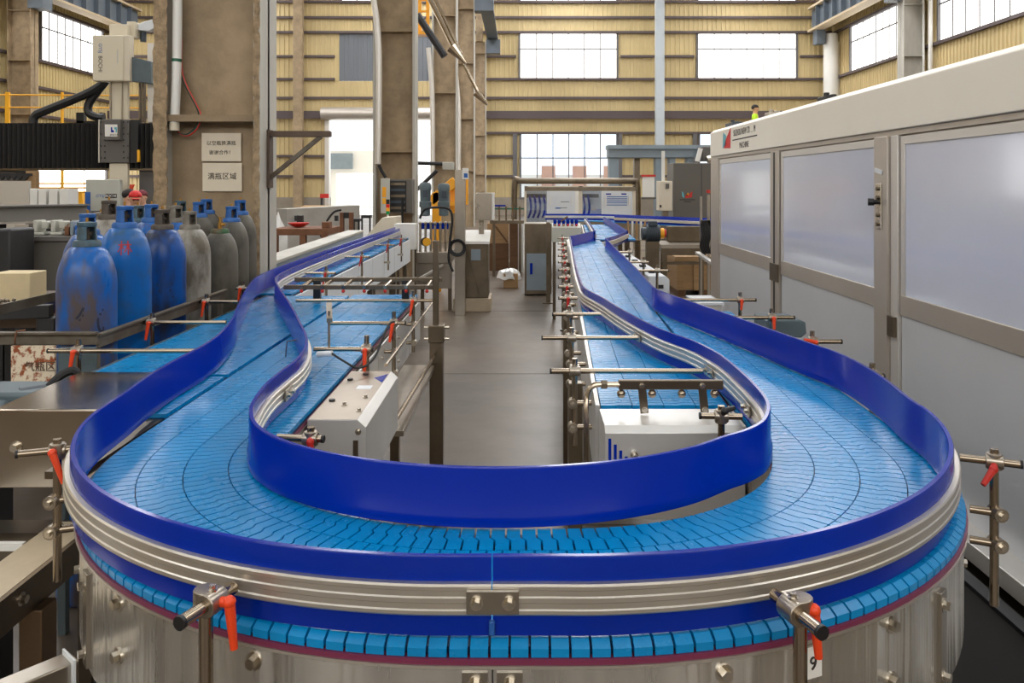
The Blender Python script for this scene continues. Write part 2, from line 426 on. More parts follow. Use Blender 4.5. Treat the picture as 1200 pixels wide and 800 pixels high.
    r.box(a, XR, -9, YB, ZC, ZC + .1); struct(r, 'ceiling', 'white', smooth=False)
    for s0, s1 in sky:
        for y0 in range(-3 if s0 < -12 or s0 > 9 else 15, 46, 9):
            WN[0] += 1; struct(MB().box(s0, s1, y0, y0 + 6, ZC + .02, ZC + .06), 'window_%d' % WN[0], 'skylight', smooth=False)
    # crane runways along both walls
    for x, z, y0, y1 in ((-22.2, 10.5, -9, YB - .5), (17.0, 10.6, -9, YB - .5)):
        t = MB(); t.box(x - .06, x + .06, y0, y1, z + .12, z + 1.3)
        for k in range(int((y1 - y0) / 1.2)): t.box(x - .3, x + .3, y0 + k * 1.2, y0 + k * 1.2 + .06, z + .12, z + 1.3)
        trim(t, 'craneblue')
        t = MB(); t.box(x - .32, x + .32, y0, y1, z, z + .12); t.box(x - .32, x + .32, y0, y1, z + 1.3, z + 1.42); trim(t, 'crflange')
    # side wall columns with corbels
    def hcol(x0, x1, y0, y1, z1, m):
        c = MB(); c.box(x0, x0 + .04, y0, y1, 0, z1); c.box(x1 - .04, x1, y0, y1, 0, z1); c.box(x0, x1, (y0 + y1) / 2 - .02, (y0 + y1) / 2 + .02, 0, z1)
        for z in (2.5, 5, 7.5, 9.8): c.box(x0 + .02, x1 - .02, y0 + .03, y1 - .03, z, z + .04)
        return c
    trim(hcol(-23.6, -22.5, 37.7, 38.3, ZC, 'pillar'), 'pillar')
    trim(MB().box(-22.6, -21.9, 37.6, 38.4, 9.9, 10.5), 'craneblue')
    trim(hcol(17.1, 18.05, 36.5, 37.1, ZC, 'paleblue'), 'flange'); trim(MB().box(16.5, 17.09, 36.5, 37.1, 10.0, 10.6), 'craneblue')
    trim(MB().box(16.9, 17.4, 46.6, 47.2, 9.8, 10.6), 'craneblue')
    c = MB(); c.cyl((17.85, 46.9, 0), (17.85, 46.9, 9.9), .44, 28); c.cyl((17.85, 46.9, 9.9), (17.85, 46.9, 10.4), .36, 20); trim(c, 'white')
    c = MB(); c.cyl((18.0, 35.9, 0), (18.0, 35.9, ZC), .09, 10); c.cyl((17.9, 36.3, 6), (17.9, 36.3, 12), .05, 8); trim(c, 'white')
    # row of crane columns left of the aisle
    for i, (yf, wid) in enumerate(((6.0, .4), (14.9, .42), (24.9, .42), (34.6, .42), (46.3, .42))):
        x0, x1 = -2.67, -1.9; yb_ = yf + wid; ym = (yf + yb_) / 2
        top_z = ZC if i < 3 else 9.9
        c = MB(); c.box(x0, x1, ym - .02, ym + .02, 0, top_z)
        for z in ((2.22, 4.2, 6.4) if i == 0 else (2.35, 4.55, 6.9, 9.2)): c.box(x0 + .03, x1 - .03, yf + .03, yb_ - .03, z, z + .05)
        if top_z < ZC: c.box(x0 + .2, x1 - .2, yf + .05, yb_ - .05, top_z, ZC)
        p = trim(c, 'pillar')
        f = MB(); f.box(x0, x0 + .05, yf, yb_, 0, top_z); f.box(x1 - .05, x1, yf, yb_, 0, top_z)
        f.build('flange', 'flange', p, smooth=False)
        if i == 0:
            e = MB()
            for xa, xb_ in ((x0 - .012, x0 + .085), (x1 - .05, x1 - .006)):
                rows = []
                n = 170
                for k in range(n + 1):
                    z = .02 + 6.4 * k / n
                    j = lambda a: a + random.uniform(-.008, .008)
                    rows.append([(j(xa), yf - .003, z), (j((xa + xb_) / 2), yf - .014 + random.uniform(-.005, .005), z), (j(xb_), yf - .003, z), (j(xb_), yf + .01, z), (j(xa), yf + .01, z)])
                vs = [q for r_ in rows for q in r_]
                e.add(vs, [(k * 5 + a, k * 5 + (a + 1) % 5, (k + 1) * 5 + (a + 1) % 5, (k + 1) * 5 + a) for k in range(n) for a in range(5)])
            e.build('mortar_edge', 'pillar_edge', p)
    t = MB(); t.box(-1.6, -1.48, 33, YB - 1.2, 10.1, 11.2); t.box(-1.85, -1.23, 33, YB - 1.2, 10.0, 10.12); trim(t, 'craneblue')
    t = MB(); t.box(-1.9, -1.1, 46.2, 46.8, 9.2, 9.98); trim(t, 'craneblue')
    t = MB(); t.box(-1.9, -1.1, 34.5, 35.1, 9.1, 9.98); trim(t, 'craneblue')
    # outside, seen through the low windows and the roller door
    o = MB(); o.box(-40, 30, 66, 67, 0, 2.6); struct(o, 'exterior_building', 'outwhite', smooth=False)
    o = MB(); o.box(-60, 60, YB + .2, 90, -.15, -.02); struct(o, 'exterior_ground', 'outwhite', smooth=False)
    bk = MB()
    for k in range(9): bk.box(1.75 + k * 2.5, 2.85 + k * 2.5, 65.5, 65.95, 0, 3.3)
    struct(bk, 'exterior_brick_piers', 'brick', smooth=False)
    ow = MB()
    ow.box(-14.2, -13.0, 58, 58.4, 0, 4.2); ow.box(-13.0, -10.4, 58, 58.4, 2.6, 4.2)
    struct(ow, 'exterior_annex', 'outwhite', smooth=False)
    ow = MB(); ow.box(-17.0, -11.8, 57.7, 57.95, 2.9, 4.0); ow.box(-17, -14.2, 57.7, 57.95, .9, 2.7); struct(ow, 'exterior_window', 'bluegrey', smooth=False)
    ph = MB(); ph.box(-9.6, -8.6, 57, 57.8, 0, 2.3); struct(ph, 'exterior_kiosk', 'brick', smooth=False)
def world_and_camera():
    W = bpy.data.worlds.new('World'); bpy.context.scene.world = W; W.use_nodes = True
    bg = W.node_tree.nodes['Background']; bg.inputs[0].default_value = (0.93, 0.97, 1.0, 1); bg.inputs[1].default_value = 2.2
    cd = bpy.data.cameras.new('Camera'); cam = bpy.data.objects.new('Camera', cd); COL.objects.link(cam)
    cam.location = (0, 0, CAMZ); cam.rotation_euler = (PI / 2, 0, 0)
    cd.sensor_width = 36; cd.lens = 36 * FPX / 1200; cd.shift_x = (600 - U0) / 1200; cd.shift_y = -(400 - V0) / 1200
    cd.clip_start = .05; cd.clip_end = 300
    sc = bpy.context.scene; sc.camera = cam
    sc.view_settings.view_transform = 'Standard'; sc.view_settings.look = 'None'; sc.view_settings.gamma = 1
    sc.view_settings.exposure = 0.0; sc.view_settings.use_curve_mapping = False
    sc.cycles.max_bounces = 8; sc.cycles.diffuse_bounces = 4; sc.cycles.glossy_bounces = 4; sc.cycles.transparent_max_bounces = 12
    sc.cycles.use_denoising = True; sc.cycles.sample_clamp_indirect = 3
# ================================================================ CONVEYORS
ZBELT = 1.07
ZRT = ZBELT + .123
D0, XLc, XRc, ANG = 2.17, -.09, .098, .043
LANES = [(.545, .6425), (.6425, .7425), (.7425, .841), (.841, .954)]
class Path:
    def __init__(s, pts):
        s.p = [Vector(q) for q in pts]; s.c = [0.0]
        for a, b in zip(s.p, s.p[1:]): s.c.append(s.c[-1] + (b - a).length)
        s.L = s.c[-1]; s.i = 0
    def at(s, t):
        import bisect
        k = min(max(bisect.bisect_right(s.c, t) - 1, 0), len(s.p) - 2)
        a, b = s.p[k], s.p[k + 1]; d = (b - a); l = d.length; f = (t - s.c[k]) / l; d = d / l
        # smooth normal
        n0 = s.nrm(k); n1 = s.nrm(k + 1)
        return a + (b - a) * f, (n0 * (1 - f) + n1 * f).normalized()
    def nrm(s, k):
        a = s.p[max(k - 1, 0)]; b = s.p[min(k + 1, len(s.p) - 1)]; d = (b - a).normalized()
        return Vector((-d.y, d.x))
def upath(r, y_end=5.1, l_end=2.3):
    """left leg towards the camera, round the bend, right leg away; outward is to the right of travel"""
    P = []
    k = 12
    for i in range(k): P.append((XLc - r, y_end + (D0 - y_end) * i / k))
    for i in range(25):
        t = PI + (PI / 2) * i / 24; P.append((XLc + r * math.cos(t), D0 + r * math.sin(t)))
    for i in range(1, 4): P.append((XLc + (XRc - XLc) * i / 4, D0 - r))
    for i in range(25):
        t = -PI / 2 + (PI / 2 - ANG) * i / 24; P.append((XRc + r * math.cos(t), D0 + r * math.sin(t)))
    q = P[-1]
    for i in range(1, k + 1): P.append((q[0] + math.sin(ANG) * l_end * i / k, q[1] + math.cos(ANG) * l_end * i / k))
    return P
def slats(path, w, pitch, z=ZBELT, gap=.004, jog=.3, lip=False, side=-1, th=.012):
    """one chain lane of separate moulded links along a path (side -1: outer edge lies right of travel)"""
    pa = Path(path); mb = MB(); n = int(pa.L / pitch)
    h = w / 2 - .0012
    cols = [(-h, 0), (-.06 * w, 0), (.06 * w, jog * pitch), (h, jog * pitch)]
    if lip: cols = [(-h, 0), (-.06 * w, 0), (.06 * w, jog * pitch), (h - .013, jog * pitch), (h, jog * pitch)]
    m = len(cols)
    for i in range(n):
        s0 = i * pitch + gap / 2; s1 = (i + 1) * pitch - gap / 2
        vs = []
        for s in (s0, s1):
            for j, (o, sh) in enumerate(cols):
                st = min(max(s + sh - jog * pitch / 2, 0), pa.L)
                p, nr = pa.at(st); q = p + nr * (o * side)
                zz = z - (.009 if lip and j == m - 1 else 0)
                vs.append((q.x, q.y, zz))
        for s in (s0, s1):
            for j, (o, sh) in enumerate(cols):
                st = min(max(s + sh - jog * pitch / 2, 0), pa.L)
                p, nr = pa.at(st); q = p + nr * (o * side); vs.append((q.x, q.y, z - (th * 1.8 if lip and j == m - 1 else th)))
        fs = []
        for j in range(m - 1):
            fs.append((j, j + 1, m + j + 1, m + j))
            fs.append((j, 2 * m + j, 2 * m + j + 1, j + 1)); fs.append((m + j, m + j + 1, 3 * m + j + 1, 3 * m + j))
        fs.append((0, m, 3 * m, 2 * m)); fs.append((m - 1, 3 * m - 1, 4 * m - 1, 2 * m - 1))
        mb.add(vs, fs)
    return mb
def ribbon(path, a, b, z0, z1, side=-1):
    mb = MB(); prof = [(side * a, z0), (side * b, z0), (side * b, z1), (side * a, z1)]
    return mb.sweep(path, prof, 0)
def straight(x0, y0, x1, y1, n=2):
    return [(x0 + (x1 - x0) * i / n, y0 + (y1 - y0) * i / n) for i in range(n + 1)]
def leg_set(t, pts, z_top, w=.05):
    for x, y in pts:
        l = MB().box(x - w / 2, x + w / 2, y - w / 2, y + w / 2, .03, z_top).build('leg', 'steel_dark', t, bevel=.003)
        f = MB(); f.cyl((x, y, 0), (x, y, .012), .045, 16); f.cyl((x, y, .012), (x, y, .032), .014, 10); f.build('foot', 'rubber', l)
def belt_straight(t, x0, y0, x1, y1, lane_w, n_lanes, pitch=.03, z=ZBELT, m='belt', first_name='belt_lane'):
    """x0,x1: left edge at y0 and y1"""
    for k in range(n_lanes):
        o = lane_w * (k + .5)
        # travel away from camera: right of travel is +x
        slats(straight(x0 + o, y0, x1 + o, y1), lane_w, pitch, z).build('belt_lane', m, t, smooth=False)
    W_ = lane_w * n_lanes
    ribbon(straight(x0, y0, x1, y1), 0.004, W_ - .004, z - .03, z - .0115).build('carryway', 'belt_gap', t, smooth=False)
def conveyors():
    # ---- the U-bend conveyor in front
    t = thing('bend_conveyor', 'big U-shaped bright blue slat conveyor on a round stainless skirt, nearest the camera', 'conveyor', (0, 2.2, 0))
    for k, (a, b) in enumerate(LANES):
        slats(upath((a + b) / 2), b - a, .03, lip=(k == 3), side=1 if False else -1).build('belt_lane', 'belt', t, smooth=False)
    up = upath(.745)
    ribbon(up, -.197, .196, ZBELT - .03, ZBELT - .0115).build('carryway', 'belt_gap', t)
    ribbon(upath(.945), -.02, .0115, ZBELT - .031, ZBELT - .0225).build('wear_strip', 'purple', t)
    ribbon(upath(.545), -.002, .0, ZBELT - .031, ZBELT - .018).build('inner_wear_strip', 'purple', t)
    sk = ribbon(upath(.945), .0, .0035, ZBELT - .25, ZBELT - .0315).build('side_skirt', 'skirt', t, angle=20)
    ribbon(upath(.945), .0035, .0135, ZBELT - .036, ZBELT - .0315).build('skirt_flange', 'alu', t)
    ribbon(upath(.545), -.004, .0, ZBELT - .25, ZBELT - .0315).build('inner_skirt', 'steel', t, angle=20)
    ribbon(upath(.90), -.30, -.02, ZBELT - .30, ZBELT - .285).build('drip_tray', 'steel_dark', t)
    # bolts on the skirt, paired, and flat joining bars
    def polar(side, deg, r):
        a = math.radians(deg)
        c = XLc if side < 0 else XRc
        return Vector((c + side * r * math.sin(a), D0 - r * math.cos(a), 0)), Vector((side * math.sin(a), -math.cos(a), 0))
    for s, degs in ((-1, (20, 41, 66, 92)), (1, (13, 34, 68, 90))):
        for dg_ in degs:
            for dz in (.062, .155):
                p, n = polar(s, dg_, .9485); p.z = ZBELT - dz
                b = MB(); hexbolt(b, p, n, .0095, .009); b.build('hex_bolt', 'bolt', sk)
    for s, dg_ in ((-1, 51), (1, 45)):
        p, n = polar(s, dg_, .952); tdir = Vector((-n.y, n.x, 0))
        R = Matrix((tdir, n, Vector((0, 0, 1)))).transposed()
        o = MB().obox((p.x, p.y, ZBELT - .15), (.03, .009, .18), R).build('joint_bar', 'steel', sk, bevel=.001)
        for dz in (.085, .215):
            b = MB(); hexbolt(b, (p.x + n.x * .004, p.y + n.y * .004, ZBELT - dz), n, .0085, .009); b.build('hex_bolt', 'bolt', sk)
    # front seam with two clamping plates
    b = MB().box(-.0415, -.0395, D0 - .9495, D0 - .9485, ZBELT - .245, ZBELT - .04).build('seam', 'black', sk, smooth=False)
    for dx in (-.026, .026):
        b = MB().box(-.04 + dx - .02, -.04 + dx + .018, D0 - .9515, D0 - .949, ZBELT - .115, ZBELT - .045); b.build('seam_plate', 'steel', sk)
        b = MB(); hexbolt(b, (-.04 + dx, D0 - .9515, ZBELT - .062), (0, -1, 0), .008, .009); b.build('hex_bolt', 'bolt', sk)
    p, n = polar(1, 22.6, .9495); tdir = Vector((-n.y, n.x, 0)); R = Matrix((tdir, n, Vector((0, 0, 1)))).transposed()
    st = MB().obox((p.x, p.y, ZBELT - .073), (.036, .0008, .05), R).build('number_sticker', 'white', sk)
    text('number_nine', '9', .03, 'ink', (p.x + n.x * .0012 - tdir.x * .0, p.y + n.y * .0012, ZBELT - .075), (PI / 2, 0, math.atan2(tdir.y, tdir.x)), st)
    leg_set(t, [(-.95, 1.95), (-.5, 2.75), (.55, 2.75), (1.0, 2.3), (-.98, 4.6), (-.7, 4.6), (.8, 4.2), (1.08, 4.2)], ZBELT - .3)
    ex = upath(.745)
    for sx, sgn in ((XLc - .745, -1),):
        MB().box(sx - .2, sx + .2, 5.1, 5.12, ZBELT - .2, ZBELT - .004).build('end_plate', 'sheetwhite', t)
    # arm under the left of the skirt
    a = MB(); a.bar((-.955, 1.50, .81), (-.87, 1.60, .81), .05, .045)
    o = a.build('support_arm', 'steel', t, bevel=.003)
    MB().obox((-.872, 1.585, .80), (.06, .004, .085), Matrix.Rotation(math.radians(-42), 3, 'Z')).build('arm_plate', 'sheetwhite', t)
    # ---- left conveyor running away beside it
    t = thing('left_conveyor', 'straight blue slat conveyor left of the U-bend, with a polished steel end box', 'conveyor', (-1.3, 4, 0))
    belt_straight(t, -1.55, 2.94, -1.55, 5.05, .1, 5)
    slats(straight(-1.10, 2.43, -1.10, 2.94), .1, .03).build('belt_lane', 'belt', t, smooth=False)
    MB().box(-1.148, -1.052, 2.43, 2.94, ZBELT - .03, ZBELT - .0115).build('carryway', 'belt_gap', t)
    MB().box(-1.148, -1.056, 1.98, 2.425, ZBELT - .03, ZBELT - .012).build('infill_plate', 'steel_dark', t)
    MB().box(-1.556, -1.55, 2.94, 5.05, ZBELT - .2, ZBELT + .004).build('side_plate', 'steel', t)
    e = MB().prism([(-1.575, ZBELT - .222), (-1.155, ZBELT - .222), (-1.155, ZBELT + .012), (-1.575, ZBELT + .012)], 2.44, 2.935, 'y').build('end_box', 'steel_box', t, bevel=.004)
    b = MB(); hexbolt(b, (-1.5, 2.44, ZBELT - .1), (0, -1, 0), .012, .012); b.build('latch_bolt', 'bolt', e)
    leg_set(t, [(-1.5, 2.85), (-1.1, 2.85), (-1.5, 4.9), (-1.1, 4.9)], ZBELT - .2)
    # single-file continuation
    t = thing('single_file_conveyor', 'narrow single-file conveyor with pale side panels running past the concrete column', 'conveyor', (-1.53, 8, 0))
    belt_straight(t, -1.645, 5.15, -1.645, 10.6, .105, 2, .038)
    for k in range(8):
        MB().box(-1.425, -1.41, 5.15 + k * .68, 5.15 + k * .68 + .66, ZBELT - .3, ZBELT - .02).build('side_panel', 'sheetwhite', t)
    MB().box(-1.665, -1.652, 5.15, 10.6, ZBELT - .25, ZBELT - .01).build('side_plate', 'steel', t)
    leg_set(t, [(-1.6, 5.6), (-1.46, 5.6), (-1.6, 8), (-1.46, 8), (-1.6, 10.4), (-1.46, 10.4)], ZBELT - .25)
    # ---- right inner belt
    t = thing('right_conveyor', 'long pale blue slat conveyor right of the aisle, ending in a white steel box', 'conveyor', (.5, 6, 0))
    xa, xb2 = .25, .25 + .046 * 7.7
    belt_straight(t, xa, 2.53, xb2, 10.2, .098, 4, .03)
    pth = straight(xa, 2.53, xb2, 10.2)
    ribbon(pth, -.016, -.003, ZBELT - .26, ZBELT + .001).build('side_plate', 'steel_lite', t)
    leg_set(t, [(.20, 2.96), (.27, 4.62), (.44, 7.55), (.53, 9.85), (.75, 7.2), (.93, 9.8)], ZBELT - .03)
    # ---- far right conveyor after the jog, and the cross conveyor behind
    t = thing('far_conveyor', 'short pale blue conveyor section beyond the sharp jog of the rails', 'conveyor', (1.2, 11.8, 0))
    belt_straight(t, .86, 10.3, 1.1, 14.2, .12, 5, .05)
    ribbon(straight(.84, 10.3, 1.08, 14.2), -.012, .0, ZBELT - .2, ZBELT).build('side_plate', 'steel_lite', t)
    leg_set(t, [(.9, 11), (1.35, 11), (1.05, 13.8), (1.55, 13.8)], ZBELT - .1)
    t = thing('cross_conveyor', 'blue conveyor crossing from left to right in front of the windowed machine', 'conveyor', (2.2, 15, 0))
    cp = smooth_path([(.72, 15.8), (1.6, 15.6), (2.5, 14.4), (3.3, 13.3)], 5)
    cp2 = [(p.x, p.y) for p in cp]
    slats(cp2, .4, .06, jog=0).build('belt_lane', 'belt', t, smooth=False)
    ribbon(cp2, .2, .215, ZBELT - .3, ZBELT - .01).build('side_panel', 'steel', t)
    leg_set(t, [(.9, 15.7), (1.7, 15.4), (2.5, 14.4), (3.35, 13.2)], ZBELT - .1)
    for k in range(5):
        p = at_depth(736 + k * 5, 268, 14.3); b = MB(); b.cyl((p.x, 14.3 - k * .0, .8), (p.x, 14.3, 1.12), .02, 8); b.build('stand_post', 'white' if k % 2 else 'card', t)
RAILPROF_BLUE = [(-.006, .004), (-.010, .006), (-.010, .026), (-.006, .031), (-.006, .119), (-.004, .123), (.004, .123), (.006, .119), (.006, .004)]
def rail(name, label, pts, back, seams=(), sub=7, first=0):
    """pts XY; back=+1: aluminium profile lies left of travel, -1: right"""
    P = smooth_path([(p[0], p[1]) for p in pts], sub) if sub > 1 else [Vector(p) for p in pts]
    P = [(p.x, p.y) for p in P]
    t = thing(name, label, 'guide rail', (P[len(P) // 2][0], P[len(P) // 2][1], ZBELT))
    pr = [(q[0] * back, q[1]) for q in RAILPROF_BLUE]
    MB().sweep(P, pr, ZBELT).build('plastic_strip', 'rail', t, angle=50)
    al = [(q0, q1 + .006) for q0, q1 in [(.0065, .033), (.016, .033), (.0185, .036), (.0185, .041), (.0165, .043), (.0165, .051), (.0185, .053), (.0185, .060), (.0165, .062), (.0165, .070), (.0185, .072), (.0185, .077), (.016, .080), (.0065, .080)]]
    MB().sweep(P, [(q[0] * back, q[1]) for q in al], ZBELT).build('aluminium_profile', 'alu', t, angle=30)
    pa = Path(P)
    for s in seams:
        k = min(range(len(P)), key=lambda i: (P[i][0] - s[0]) ** 2 + (P[i][1] - s[1]) ** 2)
        p, n = pa.at(pa.c[k]); n = n * back; d = Vector((-n.y, n.x))
        R = Matrix(((d.x, d.y, 0), (n.x, n.y, 0), (0, 0, 1))).transposed()
        c = (p.x + n.x * .0225, p.y + n.y * .0225, ZBELT + .056)
        o = MB().obox(c, (.075, .005, .034), R).build('splice_plate', 'steel', t, bevel=.001)
        for q in (-.024, .024):
            b = MB(); hexbolt(b, (c[0] + d.x * q + n.x * .0028, c[1] + d.y * q + n.y * .0028, c[2]), (n.x, n.y, 0), .0065, .007); b.build('bolt', 'bolt', o)
    return t
def arc(c, rx, ry, a0, a1, n):
    return [(c[0] + rx * math.cos(math.radians(a0 + (a1 - a0) * i / n)), c[1] + ry * math.sin(math.radians(a0 + (a1 - a0) * i / n))) for i in range(n + 1)]
def rails():
    # outer rail, left far -> front middle ; aluminium on the outside (right of travel)
    far_l = [(-1.66, 10.9), (-1.67, 9.2), (-1.67, 7.4), (-1.665, 6.3), (-1.655, 5.75), (-1.64, 5.36), (-1.60, 4.98), (-1.53, 4.65), (-1.42, 4.22), (-1.30, 3.78), (-1.21, 3.46), (-1.135, 3.12), (-1.105, 2.86), (-1.102, 2.62)]
    bend_l = [(-1.09, 2.42), (-1.063, 2.2)] + arc((-.105, 2.17), .951, .934, 189, 266, 9) + [(-.0425, 1.2365)]
    rail('outer_guide_rail', 'blue and aluminium outer guide rail, left half from the column to the front splice', far_l + bend_l, -1, ())
    bend_r = [(-.0405, 1.2365), (.03, 1.2365)] + arc((.09, 2.17), .931, .934, 273, 351, 9) + [(1.02, 2.15), (1.05, 2.35), (1.066, 2.56), (1.058, 2.75), (1.02, 2.92), (.945, 3.32), (.905, 3.53), (.84, 3.85), (.785, 4.1), (.75, 4.3), (.734, 4.45)]
    far_r = [(.738, 4.62), (.755, 4.95), (.79, 5.7), (.85, 7.3), (.905, 8.55), (.915, 8.66), (.97, 8.8)] + [(1.1, 9.2), (1.27, 9.85), (1.32, 10.1), (1.33, 10.3), (1.45, 13.4), (1.5, 14.6)]
    t = rail('outer_guide_rail', 'blue and aluminium outer guide rail, right half curving towards the white panelled machine', bend_r + far_r, -1, ())
    # splice at front joins both halves: belongs to the right half
    P = Vector((-.04, 1.2335, 0)); o = MB().obox((-.04, 1.2145, ZBELT + .062), (.078, .005, .035)).build('splice_plate', 'steel', t, bevel=.001)
    for q in (-.024, .024):
        b = MB(); hexbolt(b, (-.04 + q, 1.2118, ZBELT + .062), (0, -1, 0), .0068, .007); b.build('bolt', 'bolt', o)
    MB().obox((-.0415, 1.2265, ZBELT + .018), (.009, .008, .022)).build('strip_pin', 'blueenamel', t, bevel=.002)
    # inner rail: aluminium on inside (left of travel)
    inn_l = [(-1.555, 10.6), (-1.56, 8.4), (-1.555, 6.6), (-1.545, 5.8), (-1.525, 5.35), (-1.49, 5.03), (-1.43, 4.80), (-1.31, 4.46), (-1.09, 3.88), (-.89, 3.32), (-.80, 3.06), (-.742, 2.84), (-.716, 2.64), (-.716, 2.46), (-.712, 2.3), (-.69, 2.13)]
    inn_f = arc((-.045, 2.14), .635, .518, 192, 322, 11)
    inn_r = [(.515, 1.868), (.57, 1.932), (.608, 2.01), (.636, 2.10), (.653, 2.22), (.662, 2.4), (.663, 2.64), (.65, 2.79), (.62, 2.95), (.54, 3.21), (.465, 3.64), (.414, 4.06), (.366, 4.36), (.353, 4.55), (.358, 4.8), (.395, 5.75), (.545, 8.85), (.56, 9.0), (.62, 9.15), (.88, 9.9), (.915, 10.05), (.935, 10.25), (1.11, 13.4), (1.15, 14.4)]
    rail('inner_guide_rail', 'blue and aluminium inner guide rail wrapping the U-bend around the aisle side', inn_l + inn_f + inn_r, 1, ((-.716, 2.46), (.66, 2.3), (.655, 2.74), (.50, 3.40)))
    cp = smooth_path([(.5, 16.05), (1.6, 15.85), (2.6, 14.65), (3.5, 13.5)], 5)
    rail('guide_rail', 'straight blue guide rail on the cross conveyor in front of the windowed machine', [(p.x, p.y) for p in cp], -1, (), sub=1)
    cp = smooth_path([(1.75, 15.1), (2.3, 14.35), (3.1, 13.2)], 5)
    rail('guide_rail', 'short front guide rail of the cross conveyor beside the dark motor', [(p.x, p.y) for p in cp], -1, (), sub=1)
def rail_clamp(label, px_, py_, p_in, p_out, z0, z_top=None, lever=None, lever_m='orange', zrod=None, arms=None, group=None, r=.0095, lever_len=.065, clamp=True):
    """post at (px_,py_) from z0; rod from p_in (at the rail) to p_out (free end)"""
    zr = zrod if zrod is not None else ZBELT + .056
    zt = z_top if z_top is not None else zr + .028
    t = thing('rail_clamp', label, 'clamp', (px_, py_, z0), group)
    q = MB(); q.cyl((px_, py_, z0), (px_, py_, zt), r, 14); q.build('post', 'chrome', t)
    a = Vector((p_in[0], p_in[1], zr)); b = Vector((p_out[0], p_out[1], zr)); d = (b - a).normalized(); s = Vector((-d.y, d.x, 0))
    # rod passes beside the post
    off = s * (r * 2.1)
    rod = MB(); rod.cyl(a, b, r * .92, 14); rod.build('rod', 'chrome', t)
    pe = MB(); pe.cyl(b - d * .002, b + d * .004, r * 1.0, 14); pe.build('end_cap', 'black', t)
    foot = Vector((px_, py_, zr)); k = (foot - a).dot(d); c = a + d * k
    R = Matrix((d, s, Vector((0, 0, 1)))).transposed()
    cb = MB(); m = (c + foot) / 2
    cb.cyl((foot.x, foot.y, zr - .018), (foot.x, foot.y, zr + .018), r * 1.75, 14)
    cb.cyl(c - d * .018, c + d * .018, r * 1.7, 14)
    cb.obox(m, (.026, max((c - foot).length, .012) + .012, .022), R)
    cl = cb.build('clamp_body', 'clamp', t, bevel=.0015)
    bb = MB(); hexbolt(bb, c + d * .0 + Vector((0, 0, r * 1.6)), (0, 0, 1), .005, .005); bb.build('set_screw', 'bolt', cl)
    if lever is not None:
        l0 = c + Vector(lever[:3]).normalized() * (r * 2.0)
        hub = MB(); hub.cyl(c, l0 + Vector(lever[:3]).normalized() * .014, .0078, 12)
        l0 = l0 + Vector(lever[:3]).normalized() * .008
        ld = Vector(lever[3:]).normalized()
        hub.cyl(l0, l0 + ld * lever_len, .0085, 10, .0058); hub.ball(l0, .0098, 6)
        hub.build('lever', lever_m, t)
    if arms:
        for za, tgt in arms:
            q = MB(); q.cyl((tgt[0], tgt[1], za), (px_ + (px_ - tgt[0]) * .18, py_ + (py_ - tgt[1]) * .18, za), .009, 12); o = q.build('support_arm', 'chrome', t)
            q = MB(); e = Vector((px_ + (px_ - tgt[0]) * .13, py_ + (py_ - tgt[1]) * .13, za)); q.cyl(e - Vector((0, .018, 0)), e + Vector((0, .018, 0)), .016, 12); q.build('arm_clamp', 'clamp', t)
            b_ = MB(); hexbolt(b_, e - Vector((0, .018, 0)), (0, -1, 0), .007, .006); b_.build('arm_bolt', 'bolt', t)
    return t
